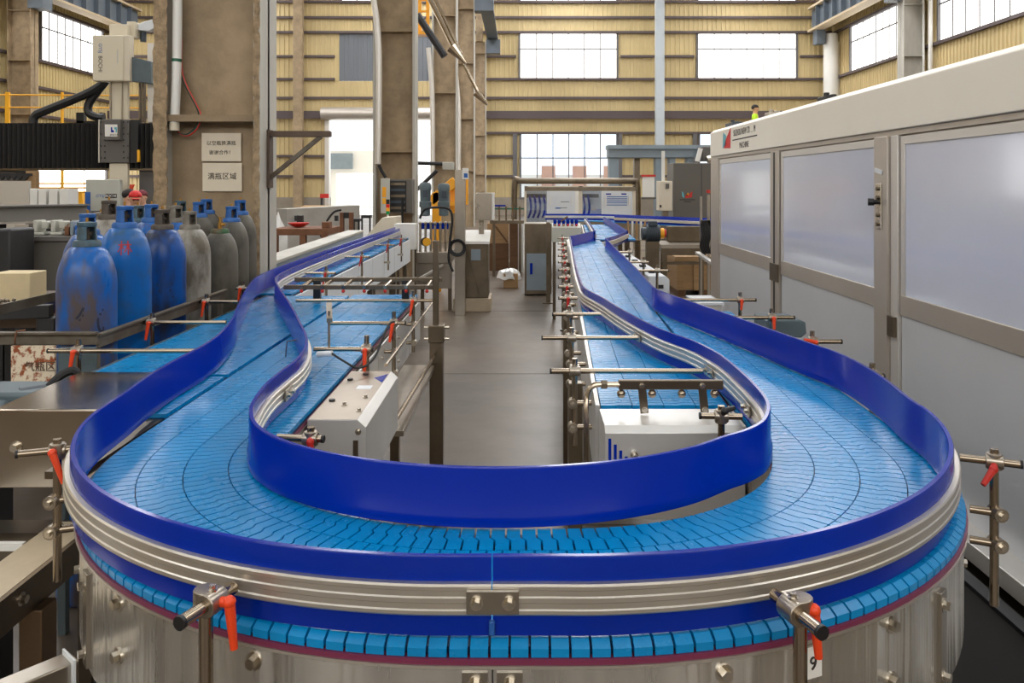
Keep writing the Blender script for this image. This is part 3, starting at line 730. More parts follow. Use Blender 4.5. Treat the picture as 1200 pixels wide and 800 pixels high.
def clamps():
    down = (0, 0, -1)
    # front pair on the skirt
    for s, c, lab in ((-1, XLc, 'front left rail clamp with chrome post and bright orange lever on the skirt'), (1, XRc, 'front right rail clamp with chrome post and bright orange lever beside the number sticker')):
        a = math.radians(21.5 if s < 0 else 17.5)
        def pol(r, da=0): return (c + s * r * math.sin(a + da), D0 - r * math.cos(a + da))
        pp = pol(1.012, .012); t = rail_clamp(lab, pp[0], pp[1], pol(.966), pol(1.075), .62, lever=(1, -.25, 0.1, .1, 0, -1), z_top=ZBELT + .06, r=.0105, lever_len=.07)
        for z in (ZBELT - .215,):
            q = MB(); b0 = pol(.9535); q.cyl((b0[0], b0[1], z), (pp[0], pp[1], z), .008, 10); q.build('support_arm', 'chrome', t)
    rail_clamp('left rail clamp with orange lever hanging over the polished steel box', -1.087, 1.926, (-1.054, 1.942), (-1.165, 1.90), .82, lever=(.1, -1, .1, .45, -.1, -1), arms=[(ZBELT - .06, (-1.03, 1.95)), (ZBELT - .13, (-1.03, 1.95))], lever_len=.075)
    rail_clamp('right rail clamp with dark red lever beside the white panelled machine', 1.074, 1.854, (1.01, 1.88), (1.12, 1.83), .80, lever=(-.4, -.6, -.3, -.5, -.2, -.5), lever_m='redlever', arms=[(ZBELT - .06, (1.03, 1.875)), (ZBELT - .13, (1.03, 1.875))], lever_len=.045)
    # left outer row over the left belt
    G = 'rail clamps over the left conveyor'
    for (u, v, ui, uo, lab) in ((90, 411, 238, 57, 'long-rod rail clamp above the polished steel end box on the left belt'),
                                (177, 377.5, 265, 165, 'rail clamp standing beside the nearest gas cylinders on the left belt'),
                                (241, 353.5, 279, 222, 'rail clamp next to the grey gas cylinder on the left belt'),
                                (283, 338, 294.5, 273, 'farthest rail clamp of the row along the left belt')):
        y = (CAMZ - ZBELT - .06) * FPX / (v - V0); f = lambda q: (q - U0) / FPX * y
        rail_clamp(lab, f(u), y + .012, (f(ui), y), (max(f(uo), -1.70 if y > 3.2 else -9), y), ZBELT - .15 if f(u) < -1.555 else ZBELT + .002, z_top=ZBELT + .10, zrod=ZBELT + .06, lever=(0, -1, .0, -.12, -.1, -1), group=G, lever_len=.075, arms=None)
    # aisle side of the left leg
    G = 'rail clamps on the aisle side of the U-bend'
    for (u, v, ui, uo, lab, xo) in ((429, 409, 368, 436, 'rail clamp with red lever just behind the grey motor cover', 0),
                                    (461, 378.5, 385, 475, 'rail clamp with orange lever and black cable in the middle of the aisle row', 0),
                                    (484, 352, 347, 512, 'rail clamp with a long rod reaching to the square aisle post', 0)):
        y = (CAMZ - ZBELT - .06) * FPX / (v - V0); f = lambda q: (q - U0) / FPX * y
        rail_clamp(lab, f(u), y + .012, (f(ui), y), (f(uo), y), ZBELT - .22, z_top=ZBELT + .11, zrod=ZBELT + .06, lever=(0, -1, 0, -.15 if v < 400 else 0, -.1, -1), group=G, lever_len=.08,
                   arms=[(ZBELT - .07, (-.612, y + .012)), (ZBELT - .17, (-.612, y + .012))])
    rail_clamp('short clamp with reddish lever between inner rail and grey motor cover', -.515, 2.02, (-.60, 2.03), (-.485, 2.015), ZBELT + .012, lever=(.2, -1, 0, .1, 0, -1), lever_m='redlever', lever_len=.035)
    rail_clamp('short clamp on top of the white end box by the inner rail', .545, 2.215, (.60, 2.21), (.49, 2.22), ZBELT - .02, lever=(.1, -.5, .5, .6, 0, .2), lever_m='black', lever_len=.03)
    # far left row
    G = 'rail clamps on the single-file conveyor'
    for i, (u, v) in enumerate(((375, 320), (414, 301), (443, 287), (462, 280))):
        y = (CAMZ - ZBELT - .06) * FPX / (v - V0); x = (u - U0) / FPX * y
        rail_clamp(['nearest', 'second', 'third', 'farthest'][i] + ' red-levered rail clamp along the narrow single-file conveyor', -1.385 + .02, y, (-1.515, y), (-1.30, y), ZBELT - .2, z_top=ZBELT + .11, zrod=ZBELT + .06, lever=(0, -1, 0, -.2, -.1, -1), lever_m='redlever', group=G, lever_len=.08, arms=[(ZBELT - .12, (-1.409, y))])
    # right belt, aisle side
    G = 'rail clamps along the right conveyor'
    ys = [2.735, 3.33, 3.94, 4.5, 5.0, 5.5, 6.0, 6.6, 7.2, 7.9, 8.7, 9.6]
    ords = ['nearest', 'second', 'third', 'fourth', 'fifth', 'sixth', 'seventh', 'eighth', 'ninth', 'tenth', 'eleventh', 'farthest']
    def inner_x(y):
        P = [(2.03, .607), (2.4, .662), (2.64, .663), (2.95, .62), (3.21, .54), (3.64, .465), (4.06, .414), (4.36, .366), (4.55, .353), (5.75, .395), (8.85, .545), (9.9, .88)]
        for (a, xa), (b, xb_) in zip(P, P[1:]):
            if a <= y <= b: return xa + (xb_ - xa) * (y - a) / (b - a)
        return P[-1][1]
    for i, y in enumerate(ys):
        e = .25 + .046 * (y - 2.53); xp = e - .075; xi = inner_x(y) - .04 - (.004 if i > 4 else 0)
        xo = xp - (.08 if i < 3 else .05) - (.04 if i == 1 else 0)
        rail_clamp(ords[i] + ' rail clamp in the row along the aisle edge of the right conveyor', xp, y + .012, (xi, y), (xo, y), ZBELT - .19, z_top=ZBELT + .10, zrod=ZBELT + .06,
                   lever=None if i < 3 else (0, -1, 0, -.1, -.1, -1), lever_m='redlever', group=G, arms=[(ZBELT - .05, (e - .018, y + .012)), (ZBELT - .13, (e - .018, y + .012))], lever_len=.05)
    # right outer
    G = 'rail clamps behind the right outer rail'
    for i, (x, y, xi, xo, lev) in enumerate(((1.15, 2.66, 1.10, 1.18, None), (1.165, 3.25, .99, 1.275, (0, -1, .1, -1, -.2, .25)), (1.184, 3.84, .87, 1.285, (0, -1, 0, 0, -.1, -1)), (1.195, 4.43, .80, 1.275, (0, -1, 0, -.1, -.1, -1)), (1.0, 5.95, .835, 1.08, None), (1.0, 6.6, .86, 1.04, None), (1.02, 7.6, .90, 1.045, None))):
        rail_clamp(['nearest', 'second', 'third', 'fourth', 'fifth', 'sixth', 'farthest'][i] + ' rail clamp showing above the right outer rail before the white panels', x, y + .012, (xi, y), (xo, y), ZBELT - .15, z_top=ZBELT + .10, zrod=ZBELT + .06, lever=lev, group=G, lever_len=.05)
# ================================================================ AISLE EQUIPMENT
def aisle():
    # grey motor cover on the left of the aisle
    t = thing('motor_cover', 'grey stainless motor cover with a bright chamfered edge beside the left belt', 'motor cover', (-.54, 2.72, .85))
    x0, x1, y0, y1, zt, zb_ = -.625, -.452, 2.41, 3.04, 1.06, .85
    MB().prism([(x0, zb_), (x1, zb_), (x1, zt - .022), (x1 - .024, zt), (x0, zt)], y0, y1, 'y').build('cover', 'steel_lite', t, bevel=.0015)
    MB().box(x0 + .002, x1 - .026, y0 + .002, y1 - .002, zt, zt + .0008).build('top_plate', 'steel_dark' if False else 'topplate', t)
    MB().box(-.555, -.505, 2.77, 2.82, zt + .001, zt + .0016).build('rating_plate', 'sheetwhite', t)
    for x, y in ((-.60, 2.90), (-.60, 2.62), (-.56, 2.98)):
        MB().cyl((x, y, zt), (x, y, zt + .006), .010, 14).build('plug', 'black', t)
    for x, y in ((-.55, 2.57), (-.5, 2.66), (-.49, 2.5)):
        b = MB(); hexbolt(b, (x, y, zt + .001), (0, 0, 1), .006, .006); b.build('bolt', 'bolt', t)
    for z in (1.035, .9):
        b = MB(); hexbolt(b, (-.475, y0, z - .01), (0, -1, 0), .006, .006); b.build('bolt', 'bolt', t)
    s = MB().prism([(-.52, 2.93), (-.48, 2.86), (-.48, 2.99), (-.5, 2.96)], zt + .001, zt + .0016, 'z'); s.build('painted_arrow', 'rail', t)
    MB().box(-.49, -.475, y0 - .003, y0, zb_ + .01, 1.0).build('hinge_strip', 'steel_dark', t)
    # side guard plates on the aisle side of the U leg
    t = thing('side_guard', 'row of plain grey guard plates under the left belt edge behind the motor cover', 'side guard', (-.6, 4.1, .8))
    for k in range(4):
        y = 3.09 + k * .5; MB().box(-.624, -.616, y, y + .48, .80, 1.035).build('plate', 'steel_lite', t, bevel=.002)
        b = MB(); hexbolt(b, (-.616, y + .06, .98), (1, 0, 0), .007, .007); hexbolt(b, (-.616, y + .06, .86), (1, 0, 0), .007, .007); b.build('bolt', 'bolt', t)
    b = MB(); b.cyl((-.50, 3.06, 1.078), (-.50, 5.05, 1.078), .006, 10); b.build('handrail_rod', 'chrome', t)
    b = MB(); b.cyl((-.47, 3.1, .86), (-.445, 4.24, .86), .010, 10); b.build('lower_rod', 'chrome', t)
    MB().prism([(-.60, .80), (-.44, .80), (-.44, .82), (-.60, .82)], 3.1, 4.24, 'y').build('drip_ledge', 'steel', t)
    b = MB(); b.bar((-.47, 4.22, .78), (-.60, 3.2, .62), .02, .02); b.build('brace', 'steel_dark', t)
    # square aisle post
    t = thing('support_post', 'square stainless post with a clamped collar standing in the aisle left of centre', 'post', (-.435, 4.3, 0))
    MB().box(-.47, -.40, 4.265, 4.335, .02, .96).build('lower_post', 'steel_dark', t, bevel=.004)
    MB().box(-.455, -.425, 4.285, 4.315, .96, 1.46).build('upper_post', 'steel_dark', t, bevel=.002)
    c = MB().box(-.476, -.394, 4.258, 4.342, .93, 1.02).build('collar', 'steel_dark', t, bevel=.004)
    for z in (.945, 1.005):
        b = MB(); b.cyl((-.50, 4.3, z), (-.37, 4.3, z), .008, 8); b.build('collar_bolt', 'bolt', c)
    MB().box(-.50, -.37, 4.235, 4.365, 0, .02).build('base_plate', 'steel_dark', t)
    # roller ladder across the left belts
    t = thing('roller_bar', 'stainless ladder bar of small rollers spanning the left belt end', 'roller bar', (-.8, 4.62, 1.2))
    for y, z in ((4.52, 1.188), (4.74, 1.205)):
        b = MB(); b.box(-1.30, -.45, y - .012, y + .012, z - .012, z + .012); b.build('side_bar', 'steel_dark', t, bevel=.002)
    for k in range(7):
        x = -1.2 + k * .115; b = MB(); b.cyl((x, 4.5, 1.19), (x, 4.76, 1.20), .011, 10); b.build('cross_roller', 'chrome', t)
        b = MB(); b.ball((x, 4.505, 1.168), .010, 6); b.build('roller_tip', 'redlever', t)
    for x in (-1.17, -.66):
        b = MB(); b.box(x - .02, x + .02, 4.72, 4.75, 1.075, 1.2); b.build('strut', 'black', t)
    # sensor with cable by the inner rail
    t = thing('sensor_bracket', 'small steel sensor bracket with black cable beside the left inner rail', 'sensor', (-.765, 3.15, 1.1))
    b = MB(); b.cyl((-.745, 3.2, 1.085), (-.745, 3.2, 1.26), .005, 8); b.bar((-.768, 3.3, 1.27), (-.738, 3.18, 1.225), .022, .02); b.build('bracket', 'clamp', t)
    b = MB(); b.cyl((-.735, 2.98, 1.135), (-.68, 2.97, 1.14), .011, 12); b.build('sensor_head', 'sheetwhite', t)
    b = MB(); b.tube(smooth_path([(-.68, 2.97, 1.14), (-.63, 2.95, 1.115), (-.58, 2.96, 1.09), (-.54, 3.05, 1.11), (-.515, 3.2, 1.20), (-.50, 3.27, 1.205)], 6), .0042, 8); b.build('cable', 'rubber', t)
    b = MB(); b.tube([(-.90, 3.15, 1.09), (-.895, 3.15, 1.15), (-.856, 3.15, 1.155)], .003, 6); b.build('wire_hook', 'chrome', t)
    # white end box of the right conveyor with blue bars, and the spray bar
    t = thing('end_box', 'white end box of the right conveyor with a row of slanted blue bars', 'end box', (.45, 2.43, .8))
    MB().prism([(2.33, .80), (2.508, .80), (2.508, 1.066), (2.35, 1.062), (2.33, 1.045)], .243, .642, 'x').build('cover', 'steel_lite', t, bevel=.0015)
    for k in range(6):
        h = .075 - k * .007; x = .252 + k * .0155; MB().box(x, x + .0085, 2.3285, 2.3298, .955 - k * .010, .955 - k * .010 + h).build('blue_bar', 'rail', t)
    b = MB(); b.cyl((.325, 2.33, .985), (.325, 2.318, .985), .011, 12); b.cyl((.325, 2.318, .985), (.325, 2.30, .985), .007, 10); b.build('knob', 'bolt', t)
    b = MB(); b.bar((.642, 2.33, 1.062), (.645, 2.53, 1.066), .004, .006); b.build('edge_trim', 'white', t)
    t = thing('spray_bar', 'brown steel bar with hanging round nozzles over the right conveyor end', 'spray bar', (.45, 2.46, 1.07))
    b = MB().box(.297, .61, 2.452, 2.468, 1.138, 1.166).build('bar', 'steel_dark', t, bevel=.002)
    for x in (.365, .545):
        b = MB(); b.bar((x, 2.448, 1.152), (x + .008, 2.448, 1.069), .024, .004); b.build('strap', 'steel_dark', t)
        b = MB(); hexbolt(b, (x, 2.446, 1.152), (0, -1, 0), .006, .006); hexbolt(b, (x + .008, 2.446, 1.08), (0, -1, 0), .006, .006); b.build('bolt', 'bolt', t)
    for x in (.305, .398, .487, .585):
        b = MB(); b.ball((x, 2.462, 1.124), .013, 8); b.cyl((x, 2.462, 1.124), (x, 2.462, 1.14), .006, 8); b.build('nozzle', 'chrome', t)
    b = MB(); b.tube(smooth_path([(.197, 2.40, .86), (.197, 2.41, 1.0), (.197, 2.43, 1.10), (.205, 2.45, 1.135), (.225, 2.46, 1.150), (.255, 2.46, 1.152), (.30, 2.46, 1.152)], 5), .0085, 10); b.build('feed_pipe', 'chrome', t)
    b = MB(); b.cyl((.245, 2.46, 1.152), (.262, 2.46, 1.152), .014, 6); b.build('union_nut', 'steel_dark', t)
    b = MB(); b.cyl((.15, 2.40, .86), (.24, 2.40, .86), .018, 12); b.cyl((.197, 2.40, .84), (.197, 2.40, .89), .014, 12); b.build('valve', 'bolt', t)
    # outer drive parts behind the right outer rail
    for i, (x, y, z, m, lab) in enumerate(((1.26, 4.08, 1.01, 'motor', 'boxy blue-grey motor housing behind the right outer rail'), (1.245, 3.52, .985, 'plate_grey', 'dark grey gearbox cover behind the right outer rail'))):
        t = thing('gear_motor', lab, 'motor', (x, y, 0))
        b = MB(); b.prism([(x - .06, z), (x + .11, z), (x + .135, z + .02), (x + .13, z + .075), (x + .1, z + .085), (x - .06, z + .085)] if i == 0 else [(x - .1, z - .04), (x + .1, z - .04), (x + .09, z + .03), (x + .05, z + .06), (x - .1, z + .06)], y - .1, y + .12, 'y'); b.build('housing', m, t, bevel=.006)
        b = MB(); b.cyl((x, y, 0), (x, y, z - .03), .03, 10); b.build('pedestal', 'steel_dark', t)
        b = MB(); b.cyl((x - .04, y - .105, z + .02), (x - .04, y - .12, z + .02), .022, 14); b.build('end_cap', 'black', t)
    t = thing('cover_box', 'white box with pale lid behind the right outer rail before the wooden crate', 'box', (1.29, 5.7, 0))
    for xx in (1.23, 1.33): MB().box(xx, xx + .03, 5.7, 5.73, 0, .80).build('leg', 'steel_dark', t)
    MB().box(1.21, 1.37, 5.55, 5.9, .80, .94).build('box_body', 'steel_lite', t, bevel=.004); MB().box(1.2, 1.38, 5.53, 5.92, .94, .955).build('lid', 'sheetwhite', t)
    t = thing('guard_box', 'long white guard box with black sockets outside the right conveyor', 'box', (1.13, 7.0, 0))
    MB().prism([(1.05, .86), (1.22, .86), (1.22, .98), (1.19, 1.01), (1.05, 1.01)], 6.67, 8.9, 'y').build('box_body', 'sheetwhite', t, bevel=.004)
    for k in range(4):
        MB().box(1.09, 1.14, 6.9 + k * .5, 6.98 + k * .5, 1.01, 1.03).build('socket', 'black', t)
    for k in range(2):
        b = MB(); b.box(1.12, 1.16, 6.75 + k * 1.9, 6.79 + k * 1.9, 0, .86); b.build('leg', 'steel_dark', t)
    MB().box(1.11, 1.17, 6.662, 6.67, .91, .94).build('handle_slot', 'black', t)
    # post in the aisle by the right conveyors
    t = thing('support_post', 'slim brown steel post at the aisle edge in front of the stainless door cabinet', 'post', (.43, 12.2, 0))
    MB().box(.395, .455, 12.17, 12.23, .012, 1.2).build('post', 'steel_dark', t); MB().box(.34, .51, 12.1, 12.3, 0, .012).build('base_plate', 'steel_dark', t)
    # valve manifold panel with blue rollers
    y = 10.62
    t = thing('valve_panel', 'grey-white panel carrying a row of blue pneumatic valves left of the jog', 'valve panel', (.7, y, .5))
    x0, x1, z0, z1 = px(647, 681, 262, 281, y)
    MB().prism([(y, z0 - .03), (y + .16, z0 - .03), (y + .16, z1 - .0), (y, z1 - .05)], x0, x1, 'x').build('panel', 'plate_pale', t, bevel=.004)
    for k in range(6):
        x = x0 + .04 + k * .056; b = MB(); b.cyl((x, y + .08, z1 - .03), (x, y + .08, z1 + .05), .022, 12); b.build('valve', 'rail', t)
        b = MB(); b.ball((x, y + .05, z1 - .02), .016, 6); b.build('valve_cap', 'redlever' if k % 2 else 'card', t)
    b = MB(); b.bar((x0 + .12, y + .05, z1 + .03), (x0 + .2, y - .02, z1 + .09), .012, .02); b.build('handle', 'chrome', t)
    for xx in (x0 + .03, x1 - .03): b = MB(); b.box(xx - .02, xx + .02, y + .06, y + .1, 0, z0 - .03); b.build('leg', 'steel_dark', t)
    # stainless cabinet with door left of the conveyors, far
    y = 13.0; x0, x1, z0, z1 = px(615, 645, 262, 345, y)
    t = thing('door_cabinet', 'stainless floor cabinet with a pale blue door and dark blue handle beside the slim post', 'cabinet', (x0, y, 0))
    MB().box(x0, x1 + .02, y, y + .6, .02, z1).build('cabinet_body', 'steel_dark', t, bevel=.005)
    a, b_, c, d_ = px(617, 640, 271, 300, y); 
    a, b_, c, d_ = px(617, 641, 297, 340, y); dr = MB().box(a, b_, y - .02, y - .002, c, d_).build('door', 'bluegrey', t, bevel=.004)
    a, b_, c, d_ = px(621, 624, 308, 321, y); MB().box(a, b_, y - .045, y - .02, c, d_).build('handle', 'rail', dr)
    for xx in (x0 + .03, x1 - .03): MB().cyl((xx, y + .05, 0), (xx, y + .05, .03), .03, 10).build('foot', 'black', t)
    # ------------------------------------------------ far left of aisle
    y = 10.96; x0, x1, z0, z1 = px(462, 487, 262, 284, y)
    t = thing('guard_box', 'white guard box over the single-file conveyor before the twin motors', 'box', (x0, y, z0))
    MB().box(x0, x1, y, y + .2, z0 - .1, z1).build('box_body', 'white', t, bevel=.01)
    for xx in (x0 + .05, x1): b = MB(); b.box(xx - .03, xx, y + .1, y + .13, 0, z0 - .1); b.build('leg', 'steel_dark', t)
    y = 11.2
    t = thing('drive_station', 'stainless drive station with two upright blue-grey motors and a yellow knob', 'drive station', (-1.15, y, 0))
    x0, x1, z0, z1 = px(488, 528, 262, 300, y)
    MB().box(x0, x1, y, y + .7, z0 - .1, z0 + .05).build('bed', 'steel', t, bevel=.004)
    for k in range(7):
        x = x0 + .04 + k * .068; b = MB(); b.cyl((x, y + .1 + .05 * (k % 3), z0), (x, y + .1 + .05 * (k % 3), z1 - .03 * (k % 2)), .017, 10); b.ball((x, y + .1 + .05 * (k % 3), z1), .026, 6); b.build('spindle', 'clamp', t)
    MB().box(x0, x1, y + .3, y + .33, z1 - .09, z1).build('back_rail', 'rail', t)
    for i, u in enumerate((496, 518)):
        cx = (u - U0) / FPX * y; zt = CAMZ - (214 - V0 + i * 1) / FPX * y; zb2 = CAMZ - (254 - V0) / FPX * y; r = .085
        b = MB(); b.lathe((cx, y + .25, 0), [(.03, zb2), (r * .8, zb2 + .01), (r * .8, zb2 + .12), (r, zb2 + .13), (r, zb2 + .20), (r * .85, zb2 + .21), (r * .9, zt - .1), (r, zt - .1), (r, zt - .03), (r * .75, zt), (.01, zt + .005)], 20); mo = b.build('motor', 'motor', t)
        b = MB(); b.box(cx - .02, cx + .05, y + .14, y + .17, zt - .2, zt - .1); b.build('terminal_box', 'motor_dark', mo)
    a = at_depth(501, 283, y); b = MB(); b.cyl((a.x, y - .03, a.z), (a.x, y - .10, a.z), .055, 16); b.build('knob', 'yellow', t)
    b = MB(); b.cyl((a.x - .03, y - .005, a.z), (a.x - .03, y - .03, a.z), .06, 16); b.build('knob_back', 'black', t)
    for xx in (x0 + .02, x1 - .06): b = MB(); b.box(xx, xx + .05, y + .3, y + .35, 0, z0 - .1); b.build('leg', 'steel_dark', t)
    MB().box(x0, x1, y + .05, y + .08, z0 - .45, z0 - .1).build('apron', 'steel', t)
    b = MB(); b.bar((x0 + .05, y - .5, z0 - .28), (x1 - .1, y - .02, z0 - .12), .02, .03); b.build('sloping_rail', 'steel_lite', t)
    # column with label and hose
    y = 11.0; x0, x1, z0, z1 = px(533, 545, 199, 366, y)
    t = thing('instrument_column', 'tall brushed steel column with white label head and coiled black hose', 'column', (x0, y, 0))
    MB().box(x0, x1, y, y + .14, .0, z1).build('column_body', 'steel', t, bevel=.004)
    a, b_, c, d_ = px(542, 549, 197, 210, y - .02); MB().box(a, b_, y - .05, y - .004, c, d_).build('label_head', 'white', t, bevel=.003)
    a, b_, c, d_ = px(543.5, 548, 203, 208, y - .06); MB().box(a, b_, y - .054, y - .05, c, d_).build('display', 'inkblue', t)
    hp = [at_depth(u, v, y - .12) for u, v in ((492, 256), (497, 246), (510, 243), (526, 245), (530, 258), (527, 285), (526, 305), (531, 318))]
    b = MB(); b.tube(smooth_path(hp, 5), .016, 8); b.build('hose', 'rubber', t)
    c = at_depth(536, 290, y - .08)
    for k in range(3):
        b = MB(); b.tube([(c.x + (.085 + k * .012) * math.cos(q * PI / 10), c.y - k * .015, c.z + (.085 + k * .012) * math.sin(q * PI / 10)) for q in range(21)], .011, 6); b.build('hose_coil', 'rubber', t)
    # operator cabinet
    y = 11.35; 
    t = thing('operator_cabinet', 'stainless operator cabinet with sloped white desk lid on a wide plinth', 'cabinet', (-.65, y, 0))
    a, b_, c, d_ = px(531, 575, 348, 366, y); MB().box(a, b_, y, y + .6, 0, d_ - .02).build('plinth', 'sheetplinth', t, bevel=.006)
    a, b_, c, d_ = px(544, 567, 285, 349, y); bx = MB().prism([(y + .02, c), (y + .5, c), (y + .5, d_ + .12), (y + .02, d_)], a, b_ + .06, 'x').build('cabinet_body', 'steel_dark', t, bevel=.004)
    a2, b2, c2, d2 = px(552, 563, 292, 305, y); MB().box(a2, b2, y + .005, y + .02, c2, d2).build('window_panel', 'bluegrey', bx)
    MB().prism([(y - .03, d_ - .01), (y - .03, d_ + .03), (y + .5, d_ + .16), (y + .5, d_ + .12)], a - .03, b_ + .08, 'x').build('desk_lid', 'white', t, bevel=.003)
    p0 = at_depth(546, 288, y - .02); p1 = at_depth(561, 346, y - .02); b = MB(); b.bar(p0, p1, .015, .02); b.build('brace', 'steel_dark', t)
    a, b_, c, d_ = px(560, 566, 258, 282, y); MB().box(a, b_, y + .3, y + .36, d_ - .5, d_ + .02).build('mast', 'steel', t)
    a, b_, c, d_ = px(557, 576, 226, 258, y); hd = MB().box(a, b_, y + .1, y + .45, c, d_).build('display_box', 'steel', t, bevel=.008)
    MB().box(b_ + .001, b_ + .03, y + .09, y + .46, c, d_).build('screen_door', 'white', hd)
    # yellow hoist behind
    y = 13.5
    t = thing('jib_hoist', 'yellow jib hoist arm rising behind the two upright motors', 'hoist', (-1.2, y, 0))
    b = MB(); b.bar(at_depth(505, 236, y), at_depth(534, 212, y), .12, .16); b.build('boom', 'craneyellow', t, bevel=.01)
    a, b_, c, d_ = px(507, 517, 225, 300, y); MB().box(a, b_, y - .06, y + .06, 0, d_).build('mast', 'craneyellow', t, bevel=.01)
    a, b_, c, d_ = px(527, 533, 215, 250, y); MB().box(a, b_, y + .08, y + .2, c, d_).build('tie', 'craneyellow', t)
    a, b_, c, d_ = px(543, 548, 210, 240, y); MB().box(a, b_, y + .1, y + .2, c, d_).build('cylinder', 'craneyellow', t)
    b = MB(); b.bar(at_depth(503, 239, y), at_depth(536, 239, y), .1, .06); b.build('beam', 'craneyellow', t)
    # andon light and beige sloped guard
    y = 11.3
    t = thing('sloped_guard', 'beige sloped sheet guard left of the twin motors', 'guard', (-1.9, y, 0))
    P = [at_depth(u, v, y) for u, v in ((428, 278), (448, 255), (464, 254), (465, 268), (462, 280))]
    MB().prism([(p.x, p.z) for p in P], y, y + .5, 'y').build('guard_sheet', 'gborder', t, bevel=.006)
    b = MB(); b.box(P[0].x + .05, P[0].x + .1, y + .2, y + .25, 0, P[0].z); b.box(P[4].x - .1, P[4].x - .05, y + .2, y + .25, 0, P[4].z); b.build('leg', 'steel_dark', t)
    t = thing('signal_tower', 'red amber green signal tower light on the beige sloped guard', 'signal light', (0, 0, 0))
    c = at_depth(454.5, 252, y + .25); t.location = c; WL[t] = c.copy()
    b = MB(); b.cyl(c + Vector((0, 0, -.02)), c + Vector((0, 0, .05)), .012, 10); b.build('stem', 'white', t)
    for k, (m, v0, v1) in enumerate((('lamp_g', 251, 247.4), ('lamp_y', 247.2, 243.4), ('lamp_r', 243.2, 239.3), ('black', 239.1, 233.5))):
        za = at_depth(454, v0, y + .25).z; zb2 = at_depth(454, v1, y + .25).z; b = MB(); b.cyl((c.x, c.y, za), (c.x, c.y, zb2), .026, 14); b.build(['green_lens', 'amber_lens', 'red_lens', 'buzzer'][k], m, t)
    # electrical box on the second column
    y = 14.6
    t = thing('switch_box', 'open electrical switch box with dark interior fixed to the second column', 'electrical box', (-2.3, y, 1.2))
    a, b_, c, d_ = px(455, 483, 210, 250, y); MB().box(a, b_, y, y + .28, c, d_).build('box_body', 'greycab', t, bevel=.008)
    a2, b2, c2, d2 = px(457, 476, 212, 248, y); MB().box(a2, b2, y - .015, y - .001, c2, d2).build('dark_interior', 'black', t)
    for k in range(5):
        a3, b3, c3, d3 = px(458, 475, 214 + k * 7, 217 + k * 7, y); MB().box(a3, b3, y - .04, y - .016, c3, d3).build('terminal_strip', 'motor_dark' if k % 2 else 'steel_dark', t)
    a2, b2, c2, d2 = px(446, 456.5, 209, 250, y - .3); dr = MB().box(a2, b2, y - .3, y - .26, c2, d2).build('door', 'plate_pale', t, bevel=.006)
    a3, b3, c3, d3 = px(448, 452.5, 219, 231, y - .3); MB().box(a3, b3, y - .305, y - .3, c3, d3).build('warning_label', 'lamp_y', dr)
    a3, b3, c3, d3 = px(448, 452.5, 232, 239, y - .3); MB().box(a3, b3, y - .305, y - .3, c3, d3).build('warning_label', 'yellow', dr)
    b = MB(); b.tube(smooth_path([at_depth(444, 193, y), at_depth(447, 200, y), at_depth(452, 208, y)], 4), .03, 8); b.build('conduit', 'rubber', t)
    b = MB(); b.tube([at_depth(471.5, 232, y - .1), at_depth(471.5, 262, y - .1)], .02, 8); b.build('cable', 'rubber', t)
    # long conduits on the columns
    for k, (yy, pts, lab) in enumerate(((14.8, [(436, -10), (441, 20), (444, 60), (444, 130), (443, 192)], 'long bowed white conduit on the second column'),
                                       (24.8, [(502, 56), (506, 100), (507, 150), (507, 205)], 'long bowed white conduit on the third column'),
                                       (34.5, [(534, 84), (537.5, 130), (537.5, 200)], 'long bowed white conduit on the fourth column'))):
        b = MB(); b.tube(smooth_path([at_depth(u, v, yy) for u, v in pts], 6), .055 + .02 * k, 10); tag(b.build('hanging_conduit', 'mframe_l'), lab, 'pipe')
    # bracket with speaker box on third column
    y = 15.4
    t = thing('wall_bracket', 'dark pipe bracket with a grey junction box between the second and third columns', 'bracket', (-1.8, y, 2.0))
    b = MB(); b.cyl(at_depth(488, 191, y), at_depth(522, 192, y), .035, 8); b.cyl(at_depth(489, 222, y), at_depth(512, 200, y), .035, 8); b.build('arm', 'darksteel', t)
    a, b_, c, d_ = px(519, 532, 190, 199, y); MB().box(a, b_, y - .1, y + .1, c, d_).build('junction_box', 'plate_pale', t, bevel=.01)
    # slack suspended light string between the columns (diagonal tubes)
    for k, (pts, r, yy, m, lab) in enumerate((([(502, -4), (534, 60)], .06, 20, 'chrome', 'upper diagonal bright conduit sloping down across the third column'), ([(508, -4), (540, 63)], .05, 20.6, 'chrome', 'lower diagonal bright conduit sloping down across the third column'), ([(489, 17), (521, 66)], .09, 20, 'darksteel', 'dark diagonal strut beside the second column'), ([(540, 68), (562, 112)], .05, 26, 'chrome', 'thin bright conduit sloping across the fourth column'))):
        b = MB(); b.tube([at_depth(u, v, yy) for u, v in pts], r, 8)
        if k in (0, 3): p = at_depth(pts[1][0], pts[1][1], yy); b.cyl(p + Vector((-.1, 0, .1)), p + Vector((.25, 0, -.3)), .14, 10, .03)
        tag(b.build('hanging_conduit', m), lab, 'pipe')
    y = 26
    t = thing('access_ladder', 'yellow caged ladder high between the second and third columns', 'ladder', (-2.9, y, 4))
    a, b_, c, d_ = px(490, 503, 0, 38, y)
    for xx in (a, b_ - .1): MB().box(xx, xx + .1, y, y + .1, c, d_ + 4).build('ladder_rail', 'craneyellow', t)
    for k in range(8): MB().box(a, b_, y + .02, y + .08, c + .3 + k * .35, c + .36 + k * .35).build('rung', 'craneyellow', t)
    MB().box(a, b_, y - .2, y + .2, c - .1, c).build('platform', 'craneyellow', t)
